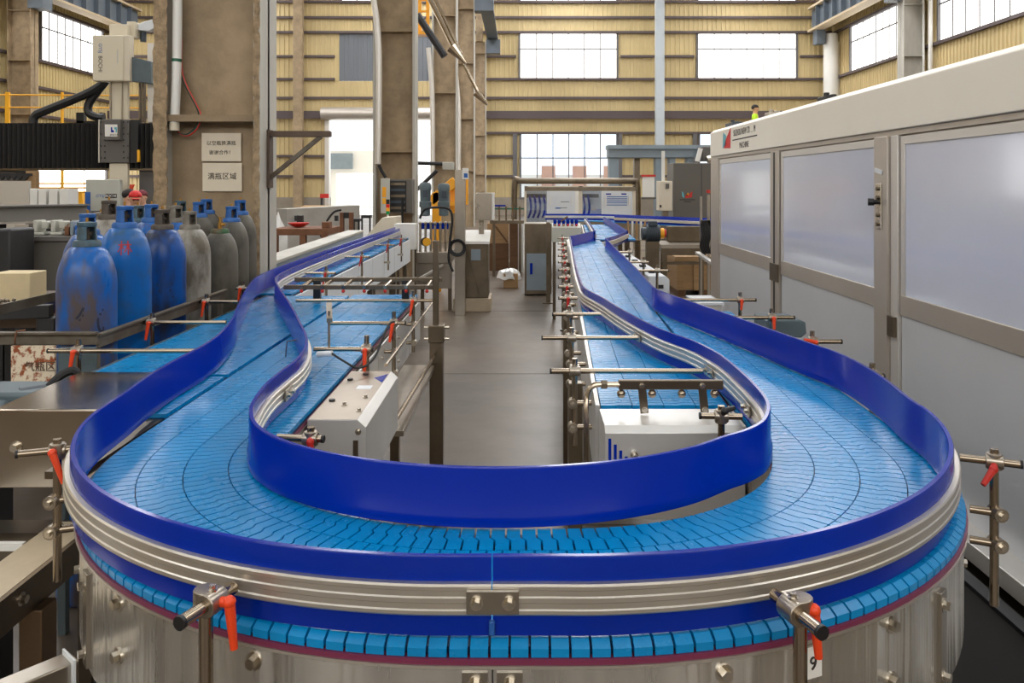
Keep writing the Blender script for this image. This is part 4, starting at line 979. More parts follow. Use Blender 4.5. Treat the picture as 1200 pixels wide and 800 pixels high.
def far_right():
    # windowed machine behind the cross conveyor
    y = 17.0
    t = thing('windowed_machine', 'wide cream machine with two window panels and printed sheets across the aisle end', 'machine', (1.2, y, 0))
    x0, x1, z0, z1 = px(615, 745, 218, 277, y)
    MB().box(x0, x1, y + .1, y + 1.6, z0 - .1, z0 + .0).build('base_frame', 'gborder', t)
    fr = MB()
    fr.box(x0, x1, y, y + .1, z1 - .09, z1); fr.box(x0, x1, y, y + .1, z0, z0 + .12)
    for u0, u1 in ((615, 617), (678.5, 682.5), (741.5, 745)): a, b_, _, _ = px(u0, u1, 218, 277, y); fr.box(a, b_, y, y + .1, z0, z1)
    fr.box(x0, x0 + .06, y, y + 1.6, z1 - .09, z1); fr.box(x1 - .06, x1, y, y + 1.6, z1 - .09, z1); fr.box(x0, x1, y + 1.5, y + 1.6, z1 - .09, z1)
    fr.box(x0, x0 + .06, y + 1.5, y + 1.6, z0, z1); fr.box(x1 - .06, x1, y + 1.5, y + 1.6, z0, z1)
    fr.build('frame', 'gborder', t, smooth=False); MB().box(x0 + .06, x1 - .06, y + 1.3, y + 1.32, z0 + .1, z1 - .1).build('rear_sheet', 'white', t)
    MB().box(x0, x1, y - .02, y - .002, z1 - .1, z1 - .02).build('top_trim', 'steel_dark', t)
    for u0, u1, lab in ((641, 674, 'a'), (705.5, 741, 'b')):
        a, b_, c, d_ = px(u0, u1, 222, 247 + 0, y); c = z0 + .1
        p = MB().box(a, b_, y - .012, y - .001, c, z1 - .11).build('sheet_panel', 'sheetwhite', t)
        if lab == 'a':
            for uu, vv, w in ((662, 236, 10), (660, 243, 9)): e, f, g, h = px(uu - w / 2, uu + w / 2, vv, vv + .6, y); MB().box(e, f, y - .015, y - .0125, g, h).build('printed_line', 'ink', p)
            e, f, g, h = px(651, 657, 243, 244.5, y); MB().box(e, f, y - .015, y - .0125, g, h).build('printed_block', 'inkblue', p)
        else:
            for k in range(5): e, f, g, h = px(711, 735, 230 + k * 2.4, 231 + k * 2.4, y); MB().box(e, f, y - .015, y - .0125, g, h).build('printed_line', 'inkblue', p)
            for uu in (713, 731): e, f, g, h = px(uu - 3, uu + 3, 226.5, 228, y); MB().box(e, f, y - .015, y - .0125, g, h).build('printed_block', 'rail', p)
        for uu in (u0 + 4, u1 - 4):
            e, f, g, h = px(uu - .6, uu + .6, 230, 240, y); MB().box(e, f, y - .05, y - .0125, g, h).build('handle', 'white', p)
    for u0, u1 in ((617, 641), (682, 705)):
        a, b_, _, _ = px(u0, u1, 222, 240, y); MB().box(a, b_, y + .02, y + .03, z0 + .12, z1 - .09).build('window_panel', 'guard', t)
        e = MB(); e.box(a, b_, y + .6, y + .7, z1 - .25, z1 - .17); e.build('hose_bar', 'darksteel', t)
        for k in range(4 if u0 == 617 else 2):
            x = a + .07 + k * .10; e = MB(); e.tube(smooth_path([(x, y + .6, z1 - .2), (x + .03, y + .55, z1 - .4), (x + .02, y + .5, z1 - .55), (x - .03, y + .5, z1 - .68)], 4), .022, 8); e.build('blue_hose', 'rail', t)
    for xx in (x0 + .1, x1 - .2):
        for yy in (y + .2, y + 1.4): e = MB(); e.box(xx, xx + .1, yy, yy + .1, 0, z0 - .1); e.build('leg', 'steel_dark', t)
    # overhead stainless pipe frame
    y2 = 18.9
    t = thing('pipe_frame', 'brown steel goal-shaped pipe frame rising over the windowed machine', 'frame', (1, y2, 0))
    a, b_, c, d_ = px(603, 747, 210, 217, y2)
    e = MB(); e.tube(smooth_path([(a, y2, 0), (a, y2, d_ - .15), (a + .12, y2, d_ - .04), (a + .3, y2, d_ - .04), (b_ - .3, y2, d_ - .04), (b_ - .1, y2, d_ - .06), (b_, y2, d_ - .2), (b_, y2, 0)], 5), .07, 10); e.build('pipe', 'steel_dark', t)
    # bluegrey portal and cabinet
    y = 22.0
    t = thing('steel_portal', 'blue-grey painted steel portal frame behind the windowed machine', 'frame', (4, y, 0))
    f = lambda u: (u - U0) / FPX * y
    e = MB(); z = lambda v: CAMZ - (v - V0) / FPX * y
    MB().box(f(712), f(832), y - .25, y + .25, z(185), z(175)).build('beam', 'bluegrey', t, bevel=.01); MB().box(f(711), f(833), y - .32, y + .32, z(175), z(170.5)).build('top_flange', 'bluegrey', t)
    for u0, u1 in ((713, 724), (767, 775), (783, 790), (804, 810)): MB().box(f(u0), f(u1), y - .2, y + .2, 0, z(185)).build('post', 'bluegrey', t, bevel=.01)
    MB().box(f(745), f(751.5), y + .25, y + .5, 0, z(185)).build('rear_post', 'steel_dark', t)
    y = 20.5; a, b_, c, d_ = px(753, 767, 207, 231, y); t = thing('notice_sign', 'white framed notice sheet hanging on the blue-grey portal', 'notice', (a, y, c))
    MB().box(a, b_, y, y + .05, c, d_).build('board', 'white', t); MB().box(a - .03, b_ + .03, y - .02, y + .07, d_, d_ + .05).build('top_strip', 'red', t); MB().box(a - .03, b_ + .03, y - .02, y + .07, c - .05, c).build('bottom_strip', 'greycab', t)
    y = 16.6
    t = thing('control_cabinet', 'tall dark grey control cabinet with a colourful butterfly logo', 'cabinet', (3.5, y, 0))
    a, b_, c, d_ = px(789, 836, 191, 300, y); MB().box(a, b_ + .5, y, y + .7, .0, d_).build('cabinet_body', 'greycab', t, bevel=.01)
    e, f2, _, _ = px(821.8, 822.4, 191, 192, y); MB().box(e, f2, y - .003, y - .001, .1, d_ - .02).build('door_gap', 'black', t)
    for pts, m in (([(799, 224), (801, 226), (802, 232), (799.5, 230)], 'teal'), ([(803, 230), (805, 227), (806.5, 229), (806.5, 232), (803.5, 232)], 'red'), ([(806.8, 228), (811.5, 224), (811, 231), (807, 232)], 'redlever'), ([(804, 228), (806.5, 225.5), (807.5, 228.5), (805.5, 230)], 'lamp_y')):
        P = [at_depth(u, v, y - .004) for u, v in pts]; MB().prism([(p.x, p.z) for p in P], y - .006, y - .001, 'y').build('logo_wing', m, t)
    for v, w in ((234, 9), (236.2, 4)):
        e, f2, g, h = px(805.5 - w, 805.5 + w, v - .5, v + .4, y); MB().box(e, f2, y - .004, y - .001, g, h).build('logo_line', 'ink', t)
    a, b_, c, d_ = px(772.5, 788, 212, 247, y - .4); t = thing('switch_box', 'cream upright electrical box left of the dark grey control cabinet', 'electrical box', (a, y - .4, c))
    MB().box(a, b_, y - .4, y - .05, c, d_).build('box_body', 'gborder', t, bevel=.012); e, f2, g, h = px(780, 784, 215, 221, y - .4); MB().box(e, f2, y - .42, y - .4, g, h).build('vent', 'greycab', t)
    e, f2, g, h = px(773, 775, 240, 243, y - .4); MB().box(e, f2, y - .42, y - .4, g, h).build('lock', 'black', t); MB().box(a + .08, a + .14, y - .25, y - .2, d_, d_ + .6).build('riser_pipe', 'white', t); MB().box(a + .1, a + .2, y - .3, y - .1, 0, c).build('pedestal', 'steel_dark', t)
    # clutter on top of the portal
    y = 21.5; t = thing('roof_unit', 'small grey machine unit lying on the end of the blue-grey portal', 'machine', at_depth(828, 186, y))
    a, b_, c, d_ = px(820, 834, 172, 189, y); MB().box(a, b_, y - .3, y + .2, c, d_).build('unit_body', 'plate_grey', t, bevel=.03); e = MB(); e.cyl(at_depth(829, 188, y - .4), at_depth(835, 186, y - .4), .12, 12); e.build('pipe_end', 'steel', t)
    e = MB(); e.bar(at_depth(817, 189, y - .3), at_depth(821, 174, y - .3), .1, .1); e.build('strut', 'white', t)
    # dark motor with yellow cap, table and crate under the cross conveyor
    y = 11.6
    t = thing('gear_motor', 'dark blue-grey motor with yellow end cap beside the far conveyor', 'motor', (1.9, y, .8))
    a, b_, c, d_ = px(757, 776, 263, 284, y); zm = (c + d_) / 2
    e = MB(); e.cyl((a, y, zm), (b_ - .04, y, zm), .115, 20); e.cyl((a - .06, y, zm), (a, y, zm), .09, 16)
    for k in range(8): e.cyl((a + .01 + k * .022, y, zm), (a + .018 + k * .022, y, zm), .128, 20)
    e.build('motor_body', 'motor_dark', t); MB().box(a + .03, a + .15, y - .08, y + .06, d_ - .02, d_ + .05).build('terminal_box', 'motor_dark', t, bevel=.01)
    e = MB(); e.cyl((b_ - .04, y, zm), (b_ + .02, y, zm), .075, 16); e.build('end_cap', 'yellow', t); e = MB(); e.cyl((b_ + .02, y, zm), (b_ + .05, y, zm), .06, 16); e.build('shaft_seal', 'redlever', t)
    MB().box(a, b_ - .05, y - .06, y + .06, 0, zm - .11).build('pedestal', 'steel_dark', t)
    y = 11.9
    t = thing('steel_bench', 'stainless bench carrying dark drive parts under the cross conveyor', 'bench', (2.3, y, 0))
    a, b_, c, d_ = px(771, 822, 285, 297, y); MB().box(a, b_, y - .3, y + .6, d_ - .05, d_).build('top', 'steel', t); MB().box(a, b_, y - .3, y - .28, c, d_ - .05).build('front_apron', 'steel_dark', t)
    for xx in (a + .03, b_ - .08): MB().box(xx, xx + .06, y - .25, y - .19, 0, c).build('leg', 'steel_dark', t)
    MB().box(a, b_ + .2, y - .23, y - .19, .62, .66).build('stretcher', 'steel_dark', t)
    a, b_, c, d_ = px(782, 826, 265, 283, y + .3); t = thing('drip_cover', 'plain brushed steel cover panel below the cross conveyor', 'cover', (a, y, c)); MB().box(a, b_, y + .3, y + .4, c - .0, d_).build('cover', 'steel_dark', t, bevel=.01)
    MB().box(a + .1, a + .2, y + .32, y + .38, .9 if False else CAMZ - (285 - V0) / FPX * 11.9, c).build('support', 'steel_dark', t)
    y = 12.9; a, b_, c, d_ = px(787, 838, 302, 330, y)
    t = thing('wooden_crate', 'pale wooden crate on the floor under the cross conveyor', 'crate', (a, y, 0))
    MB().box(a + .08, b_, y, y + .9, .1, d_).build('crate_body', 'wood', t, bevel=.004); MB().box(a + .05, b_ + .03, y - .03, y + .93, d_ - .05, d_ + .02).build('lid', 'wood', t)
    for xx in (a + .08, (a + b_) / 2): MB().box(xx, xx + .1, y - .025, y, .1, d_ - .05).build('batten', 'wood', t)
    for xx in (a + .1, b_ - .2): MB().box(xx, xx + .12, y, y + .9, 0, .1).build('skid', 'wooddark', t)
    # instrument pole with red button near the machine
    y = 9.4
    t = thing('sensor_mast', 'slim steel mast pair with a red button and dangling black cables by the white machine', 'mast', at_depth(826, 300, y))
    for u0, u1, v0, m in ((820.5, 822.5, 230, 'steel'), (829, 831.5, 228, 'steel')):
        a, b_, c, d_ = px(u0, u1, v0, 300, y); MB().box(a, b_, y - .02, y + .02, 0, d_).build('pole', m, t)
    c = at_depth(830, 226, y); e = MB(); e.cyl(c, c + Vector((0, 0, .035)), .022, 12); e.build('button', 'red', t)
    for k in range(6):
        u = 822 + k * 1.8; e = MB(); e.tube(smooth_path([at_depth(u, 262 + 3 * (k % 2), y - .03), at_depth(u + 1.5, 275, y - .05), at_depth(u - 1, 287, y - .04), at_depth(u + 2, 297, y - .03)], 4), .012, 6); e.build('cable', 'rubber', t)
    MB().box(*px(821, 833, 258, 272, y)[:2], y - .02, y + .06, *px(821, 833, 258, 272, y)[2:]).build('relay_block', 'black', t)
    e = MB(); e.bar(at_depth(817, 296, y), at_depth(836, 309, y - .5), .05, .03); e.build('cable_tray', 'steel_lite', t)
    # crates, wrapped carton and rail stub beyond the aisle
    y = 16.8; a, b_, c, d_ = px(571, 596, 262, 285, y)
    t = thing('wooden_crate', 'open plywood crate with a leaning plank at the far left of the aisle', 'crate', (a, y, 0))
    MB().box(a, b_, y, y + .6, c, d_).build('crate_body', 'wood', t); e = MB(); e.bar(at_depth(579, 263, y - .1), at_depth(595, 284, y - .1), .07, .03); e.build('leaning_plank', 'wooddark', t); MB().box(a, b_, y - .02, y + .7, 0, c).build('skid', 'wooddark', t)
    y = 16.2; a, b_, c, d_ = px(597, 607, 262, 283, y); t = thing('panel_stack', 'dark wooden panel propped beside the open plywood crate', 'panel', (a, y, 0)); MB().box(a, b_, y, y + .2, 0, d_).build('panel', 'wooddark', t)
    a, b_, c, d_ = px(606, 613, 262, 281, y + .3); MB().box(a, b_, y + .3, y + .5, 0, d_).build('pale_sheet', 'film', t)
    y = 13.9; a, b_, c, d_ = px(590, 607, 294, 311, y); t = thing('wrapped_carton', 'cardboard carton half wrapped in white film on the aisle floor', 'carton', (a, y, 0))
    MB().box(a, b_, y, y + .3, 0, .25).build('carton', 'card', t, bevel=.01)
    sk = MB(); n = 10
    vs = []; cx, cy = (a + b_) / 2, y + .17
    for r, zz in ((.02, .31), (.08, .305), (.15, .275), (.175, .21), (.185, .15)):
        for i in range(n * 2): q = 2 * PI * i / (n * 2); j = random.uniform(.86, 1.12); vs.append((cx - .03 + r * j * math.cos(q) * 1.1, cy + r * j * math.sin(q) * 1.15, zz + random.uniform(-.015, .02)))
    sk.add(vs, [(k * 20 + i, k * 20 + (i + 1) % 20, (k + 1) * 20 + (i + 1) % 20, (k + 1) * 20 + i) for k in range(4) for i in range(20)] + [tuple(range(20))]); sk.build('film_wrap', 'film', t)
    y = 15.6; a, b_, c, d_ = px(574, 614, 240, 262, y)
    t = thing('side_conveyor', 'short conveyor stub with blue rail and green strip left of the windowed machine', 'conveyor', (a, y, 0))
    MB().box(a, b_ - .35, y, y + .03, d_ - .03, d_ + .0).build('rail', 'rail', t); MB().box(a, b_, y + .05, y + .08, d_ - .09, d_ - .06).build('green_strip', 'green', t); MB().box(a, b_, y, y + .4, c, c + .06).build('bed', 'steel_dark', t)
    for k in range(5): x = a + .05 + k * .13; MB().cyl((x, y + .02, c), (x, y + .02, d_ - .03), .016, 8).build('post', 'chrome', t)
    for x in (a + .05, b_ - .1): MB().box(x, x + .05, y + .1, y + .15, 0, c).build('leg', 'steel_dark', t)
    for i, (u0, u1, yy, hgt, lab) in enumerate(((573, 583, 18.3, .12, 'low dark timber bundle lying on the floor behind the aisle'), (584, 612, 17.9, .07, 'thin grey sheet bundle lying on the floor beside the crate'))):
        a, b_, _, _ = px(u0, u1, 0, 1, yy); tag(MB().box(a, b_, yy, yy + .7, 0, hgt).build('timber_bundle', 'darksteel' if i == 0 else 'plate_pale'), lab, 'timber')
# ================================================================ WHITE MACHINE ON THE RIGHT
def white_machine():
    X = 2.07
    t = thing('panelled_machine', 'long white panelled machine with cream top fascia filling the right side', 'machine', (X + .8, 5, 0))
    ys = lambda u: FPX * X / (u - U0)
    yf = ys(834.5); yn = 1.4
    zt, zfb = 2.337, 2.055
    MB().prism([(X - .02, zfb), (X + 1.5, zfb), (X + 1.5, zt), (X + .02, zt), (X - .02, zt - .03)], yn, yf, 'y').build('fascia', 'cream', t, bevel=.006)
    MB().box(X + .03, X + .06, yn, yf, .2, zfb).build('inner_frame', 'mframe', t)
    MB().box(X + .06, X + 1.45, yf - .05, yf - .01, .2, zfb).build('far_end_panel', 'mframe_l', t)
    MB().box(X + 1.4, X + 1.45, yn, yf - .06, .2, zfb).build('rear_panel', 'mframe_l', t)
    MB().box(X - .0, X + .03, yn, yf, zfb - .03, zfb - .002).build('head_rail', 'mframe', t)
    MB().box(X - .12, X + 1.45, yn, yf, .12, .2).build('plinth_ledge', 'mframe_l', t, bevel=.004)
    MB().box(X + .05, X + 1.4, yn, yf, .0, .118).build('plinth', 'darksteel', t)
    cols = [(ys(843), ys(834.5), 'end', 'mframe'), (ys(914.5), ys(905), 'mid', 'mframe'), (ys(1046), ys(1030), 'lock', 'mframe'), (ys(1055), ys(1046.5), 'lite', 'mframe_l')]
    for a, b, k, m in cols:
        p = MB().box(X - (.03 if k == 'lock' else .015), X + .03, a, b, .2, zfb - .032).build('post', m, t, bevel=.003)
        if k == 'mid':
            MB().box(X - .018, X - .0155, a + (b - a) * .45, a + (b - a) * .62, .2, zfb - .04).build('door_gap', 'black', p)
            MB().box(X - .03, X - .016, a - .01, b - .02, .98, 1.12).build('hinge', 'steel_dark', p)
        if k == 'lite': MB().box(X - .035, X - .016, a + .01, b - .0, .92, 1.03).build('hinge', 'steel_dark', p)
        if k == 'lock':
            yc = (a + b) / 2
            l = MB().box(X - .037, X - .0305, yc - .02, yc + .05, 1.50, 1.76).build('lock_plate', 'bolt', p, bevel=.004)
            for z in (1.53, 1.58, 1.68, 1.73): q = MB(); q.cyl((X - .0375, yc + .015, z), (X - .047, yc + .015, z), .011, 12); q.build('lock_screw', 'steel_dark', l)
            q = MB(); q.cyl((X - .0375, yc + .015, 1.655), (X - .06, yc + .015, 1.655), .014, 12); q.cyl((X - .06, yc + .015, 1.655), (X - .09, yc + .025, 1.655), .021, 14); q.build('knob', 'black', l)
            q = MB(); q.obox((X - .0325, yc + .02, 1.83), (.003, .10, .025), Matrix.Rotation(math.radians(10), 3, 'X')); q.build('strip_label', 'sheetwhite', p)
    doors = [(ys(905) + .01, ys(843) - .01), (ys(1030) + .01, ys(915) - .01), (yn + .1, ys(1055) - .01)]
    for i, (a, b) in enumerate(doors):
        d = MB().box(X + .004, X + .012, a, b, 1.14, zfb - .05).build('upper_panel', 'frost', t)
        MB().box(X + .004, X + .012, a, b, .2, 1.05).build('lower_panel', 'frostlow', t)
        MB().box(X - .006, X + .014, a, b, 1.045, 1.155).build('mid_rail', 'mframe', t, bevel=.003)
        f = MB(); f.box(X - .003, X + .013, b - .045, b, 1.155, zfb - .04); f.box(X - .003, X + .013, a, b - .045, zfb - .085, zfb - .04)
        if i != 1: f.box(X - .003, X + .013, a, a + .04, 1.155, zfb - .085)
        f.build('door_frame', 'mframe_l', t, bevel=.002)
    # lettering on the fascia
    yt = lambda u: FPX * X / (u - U0)
    a, b = yt(862), yt(888); z1 = 2.245
    tx = text('lettering', 'SUZHOU NEW CR  . .  M', .084, 'inkgrey', (X - .0215, (yt(860.5) + yt(890)) / 2, z1), FACE_LEFT, t, sx=.80)
    MB().box(X - .0225, X - .0205, yt(890), yt(861), z1 - .068, z1 - .058).build('underline', 'ink', t)
    text('lettering', 'MACHINE', .078, 'inkgrey', (X - .0215, yt(874.5), z1 - .125), FACE_LEFT, t, sx=.9)
    y0, y1 = yt(857.5), yt(850)
    for pts, m in (([(y1 + .02, 2.12), (y1 - .1, 2.15), (y1 - .12, 2.24), (y1 + .0, 2.28)], 'teal'), ([(y0 - .03, 2.11), (y0 + .22, 2.12), (y0 + .17, 2.19), (y0 - .04, 2.33 - .02)], 'capred')):
        MB().prism([(p[0], p[1]) for p in pts], X - .0222, X - .0202, 'x').build('logo_wing', m, t)
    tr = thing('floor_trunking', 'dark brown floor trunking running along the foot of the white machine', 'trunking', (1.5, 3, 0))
    MB().box(1.12, 1.86, 1.0, 5.2, 0, .10).build('trunking_body', 'trunk', tr, bevel=.006); MB().box(1.84, 1.9, 1.2, 5.2, .0, .118).build('edge_lip', 'black', tr)  # near-black slab and lip put in as the shade on the floor here
    # odds and ends on the roof
    for i, (y, w, h, m, lab) in enumerate(((8.5, .3, .06, 'motor_dark', 'dark valve block lying on the far end of the machine roof'), (7.2, .12, .05, 'steel', 'small steel fitting on the machine roof beside the lettering'), (5.9, .16, .05, 'black', 'small black object on the machine roof edge'))):
        b = MB(); b.box(X + .1, X + .26, y - w / 2, y + w / 2, zt + .001, zt + h); b.cyl((X + .14, y, zt + h), (X + .14, y, zt + h + .03), .02, 10); b.cyl((X + .2, y + w * .2, zt + h), (X + .2, y + w * .2, zt + h + .02), .025, 10); tag(b.build('roof_fitting', m, bevel=.004), lab, 'fitting')
# ================================================================ GAS CYLINDERS
def cyl_r(z, r, s):
    z = z / s
    if z < 1.34: return r
    if z > 1.5: return .05
    k = (z - 1.34) / .17; return r * math.sqrt(max(0, 1 - k * k * .80))
def gas_cylinder(label, x, y, body, cap, r=.1095, s=1.0, kind='cage', face=-.6, writing=None):
    t = thing('gas_cylinder', label, 'gas cylinder', (x, y, 0), 'gas cylinders penned beside the left belt')
    prof = [(r * .9, 0), (r, .015)] + [(r, z * s) for z in (.3, .7, 1.1, 1.33)] + [(cyl_r(z * s, r, s), z * s) for z in (1.36, 1.39, 1.42, 1.45, 1.475, 1.495)] + [(.05, 1.503 * s)]
    b = MB(); b.lathe((x, y, 0), prof, 32); bd = b.build('cylinder_body', body, t, angle=60)
    z0 = 1.495 * s
    b = MB(); b.lathe((x, y, z0), [(.046, -.008), (.056, 0), (.057, .02), (.05, .032), (.038, .034)], 22); b.build('neck_ring', cap if kind != 'bare' else 'capgreen', t)
    if kind == 'cage':
        b = MB(); n = 20
        ph = face
        for (a0, a1) in ((.55, PI - .55), (PI + .55, 2 * PI - .55)):
            pts = []
            m = 10; vs = []
            for i in range(m + 1):
                q = ph + a0 + (a1 - a0) * i / m
                for rr, zz in ((.040, .033), (.036, .095), (.033, .095), (.036, .033)): vs.append((x + rr * math.cos(q), y + rr * math.sin(q), z0 + zz))
            b.add(vs, [(i * 4 + j, (i + 1) * 4 + j, (i + 1) * 4 + (j + 1) % 4, i * 4 + (j + 1) % 4) for i in range(m) for j in range(4)] + [(0, 1, 2, 3), (m * 4, m * 4 + 1, m * 4 + 2, m * 4 + 3)])
        b.lathe((x, y, z0), [(.037, .090), (.039, .094), (.038, .108), (.012, .111)], 22)
        b.build('guard_cap', cap, t)
        b = MB(); b.cyl((x, y, z0 + .03), (x, y, z0 + .085), .013, 10); b.cyl((x - .02, y, z0 + .06), (x + .02, y, z0 + .06), .009, 10); b.build('valve', 'capdark', t)
        b = MB(); b.cyl((x, y, z0 + .108), (x, y, z0 + .128), .006, 8); b.build('spindle', 'brass', t)
    elif kind == 'bare':
        b = MB(); b.cyl((x, y, z0 + .03), (x, y, z0 + .075), .014, 10); b.cyl((x, y, z0 + .06), (x + .035, y - .01, z0 + .06), .009, 8); b.cyl((x, y, z0 + .075), (x, y, z0 + .11), .008, 8); b.build('valve', 'brass', t)
    if writing:
        s_, m_, size, ang, z = writing
        cu = bpy.data.curves.new('w', 'FONT'); cu.body = s_; cu.size = size; cu.align_x = 'CENTER'; cu.align_y = 'CENTER'
        o = bpy.data.objects.new('w', cu); COL.objects.link(o); dg = bpy.context.evaluated_depsgraph_get(); dg.update()
        me = bpy.data.meshes.new_from_object(o.evaluated_get(dg)); COL.objects.unlink(o); bpy.data.objects.remove(o)
        for v in me.vertices:
            zz = z + v.co.y; rr = cyl_r(zz, r, s) + .0015; q = ang + v.co.x / r
            v.co = (rr * math.cos(q), rr * math.sin(q), zz)
        me.materials.clear(); me.materials.append(M[m_]); o = bpy.data.objects.new('painted_mark', me); COL.objects.link(o); o.parent = bd; WL[o] = WL[bd]
    return t
def cylinders():
    q = lambda x, y: math.atan2(-y, -x)
    L = [
        (-1.706, 3.23, 'bottle_blue', 'captealgrey', 1.0, 'cage', ('气', 'darkpaint', .12, .1, 1.18), 'nearest scuffed blue gas cylinder with teal-grey cap, in the front corner of the pen'),
        (-1.735, 3.60, 'bottle_teal', 'capblue', 1.04, 'cage', ('林', 'redpaint', .07, .0, 1.455), 'bright blue gas cylinder with red brush marks on its shoulder, second in the front row'),
        (-1.757, 4.03, 'bottle_blue2', 'capdark', 1.02, 'cage', ('三', 'darkpaint', .10, .1, 1.2), 'deep blue gas cylinder with rusty brown cap, third in the front row'),
        (-1.80, 4.47, 'bottle_grey', 'capgrey', 1.005, 'cage', None, 'pale grey gas cylinder next to the three blue ones'),
        (-1.83, 5.00, 'bottle_dark', 'capgreen', .97, 'bare', None, 'dark gas cylinder with green neck and bare brass valve'),
        (-1.86, 5.29, 'bottle_dark', 'capblue', 1.01, 'cage', None, 'dark grey gas cylinder with blue cap, right behind the green-necked one'),
        (-1.90, 5.57, 'bottle_dark', 'capblue', 1.035, 'cage', None, 'tallest dark gas cylinder with blue cap, closest to the pale column flange'),
        (-2.045, 4.55, 'bottle_blue', 'capblue', 1.03, 'cage', ('七', 'redpaint', .06, .0, 1.45), 'blue gas cylinder with bright blue cap and red mark in the second row'),
        (-2.27, 4.87, 'bottle_blue', 'captealgrey', 1.02, 'cage', None, 'blue gas cylinder with grey cap half hidden behind the red-marked one'),
        (-2.04, 4.86, 'bottle_blue', 'capgrey', 1.02, 'cage', None, 'back row gas cylinder with pale grey cap behind the grey cylinder'),
        (-2.36, 5.70, 'bottle_grey', 'captealgrey', 1.03, 'cage', None, 'back row gas cylinder with teal cap in front of the paper notices'),
        (-2.08, 5.31, 'bottle_dark', 'capblue', 1.03, 'cage', None, 'back row gas cylinder whose dark blue cap shows between grey and green-necked ones'),
        (-2.125, 5.56, 'bottle_dark', 'capblue', 1.04, 'cage', None, 'back row gas cylinder with vivid blue cap in front of the concrete column'),
        (-2.10, 4.19, 'bottle_grey', 'capdark', 1.05, 'cage', None, 'grey gas cylinder with tall dark cap in front of the workers'),
        (-2.30, 4.50, 'bottle_grey', 'capgrey', 1.0, 'cage', None, 'lilac-grey gas cylinder at the left edge of the back row'),
        (-2.02, 3.83, 'bottle_blue', 'capblue', 1.01, 'cage', None, 'blue gas cylinder showing only its cap between the two front blue ones'),
    ]
    for x, y, b, c, s, k, w, lab in L:
        g = 1.083 - .045 * (y - 3.23) / 2.34; x *= g; y *= g; s = 1 - (1 - s) * 1.0 - .0075
        if w: w = (w[0], w[1], w[2], q(x, y) + w[3], w[4] * 1.0)
        gas_cylinder(lab, x, y, b, c, r=(.1065 if y > 5 else .1085) * g, s=s, kind=k, face=q(x, y) + .5, writing=w)
    # pen of steel angle
    t = thing('cylinder_pen', 'rusty steel angle pen around the gas cylinders', 'pen', (-1.9, 4.5, 0))
    for y0, y1, x in ((3.32, 4.75, -1.712),):
        MB().box(x - .006, x + .006, y0, y1, 1.09, 1.14).build('side_rail', 'rack', t, bevel=.002); MB().box(x - .006, x + .03 - .01, y0, y1, 1.1405, 1.148).build('rail_lip', 'rack', t)
    MB().box(-2.66, -1.706, 3.31, 3.322, 1.105, 1.15).build('front_rail', 'rack', t, bevel=.002)
    MB().box(-2.66, -1.706, 3.285, 3.322, 1.1505, 1.158).build('front_lip', 'rack', t)
    for x, y in ((-1.725, 3.335), (-1.725, 4.72), (-2.63, 3.34), (-2.64, 5.4)): MB().box(x - .012, x + .012, y - .012, y + .012, 0, 1.09).build('corner_post', 'rack', t)
    MB().box(-2.66, -2.65, 3.325, 5.4, 1.09, 1.14).build('side_rail', 'rack', t)
    for x in (-2.30, -2.16, -2.03): b = MB(); b.tube([(x, 3.295, 1.112), (x + .01, 3.277, 1.13), (x + .015, 3.281, 1.165), (x + .04, 3.30, 1.167)], .004, 6); b.build('tie_wire', 'rust', t)
    t = thing('sign_board', 'white board with rusty red flecks and dark characters hung under the front pen rail', 'sign', (-1.95, 3.27, .95))
    a, b_, c, d_ = px(15, 66, 404.5, 438, 3.28); MB().box(a, b_, 3.268, 3.28, c - .05, d_).build('board', 'rustboard', t)
    text('characters', '气瓶区', .042, 'rackbrown', ((a + b_) / 2 + .03, 3.266, c + .03), FACE_CAM, t)
    t = thing('steel_stand', 'blue-grey steel stand frame at the front right corner of the pen', 'stand', (-1.68, 3.2, .9))
    a, b_, c, d_ = px(70, 112, 407, 428, 3.2); MB().box(a, b_, 3.19, 3.21, c - .05, d_).build('back_plate', 'motor', t)
    for xx in (a, b_ - .03): MB().box(xx, xx + .03, 3.185, 3.215, 0, c - .05).build('leg', 'motor', t)
    # paper notices and light on the first column
    yw = 6.19 - .02
    for i, (u0, u1, v0, v1, lines, lab) in enumerate(((237, 283, 156, 189, (('以空瓶换满瓶', .037, 168), ('谢谢合作！', .037, 179)), 'upper paper notice with two lines of characters on the concrete column'), (238, 284, 191, 224, (('满瓶区域', .055, 207),), 'lower paper notice with one line of large characters on the concrete column'))):
        a, b_, c, d_ = px(u0, u1, v0, v1, yw); t = MB().box(a, b_, yw - .012, yw - .008, c, d_).build('paper_notice', 'paper', smooth=False); tag(t, lab, 'notice')
        for s, sz, v in lines:
            p = at_depth((u0 + u1) / 2, v, yw); text('characters', s, sz, 'ink', (p.x, yw - .0135, p.z), FACE_CAM, t, ext=.0005)
    t = thing('tube_lamp', 'unlit white tube lamp hanging on the concrete column with green tape', 'lamp', at_depth(207, 100, 6.08))
    b = MB(); b.tube([at_depth(u, v, 6.07) for u, v in ((208.5, -40), (207.5, 60), (206.5, 100), (204.5, 146))], .034, 14); b.build('tube', 'white', t)
    b = MB(); b.cyl(at_depth(204.6, 144, 6.07), at_depth(204.3, 153, 6.07), .037, 14); b.build('end_cap', 'headcream', t)
    b = MB(); b.cyl(at_depth(207.2, 69, 6.07), at_depth(207.1, 72.5, 6.07), .0365, 14); b.build('green_tape', 'green', t)
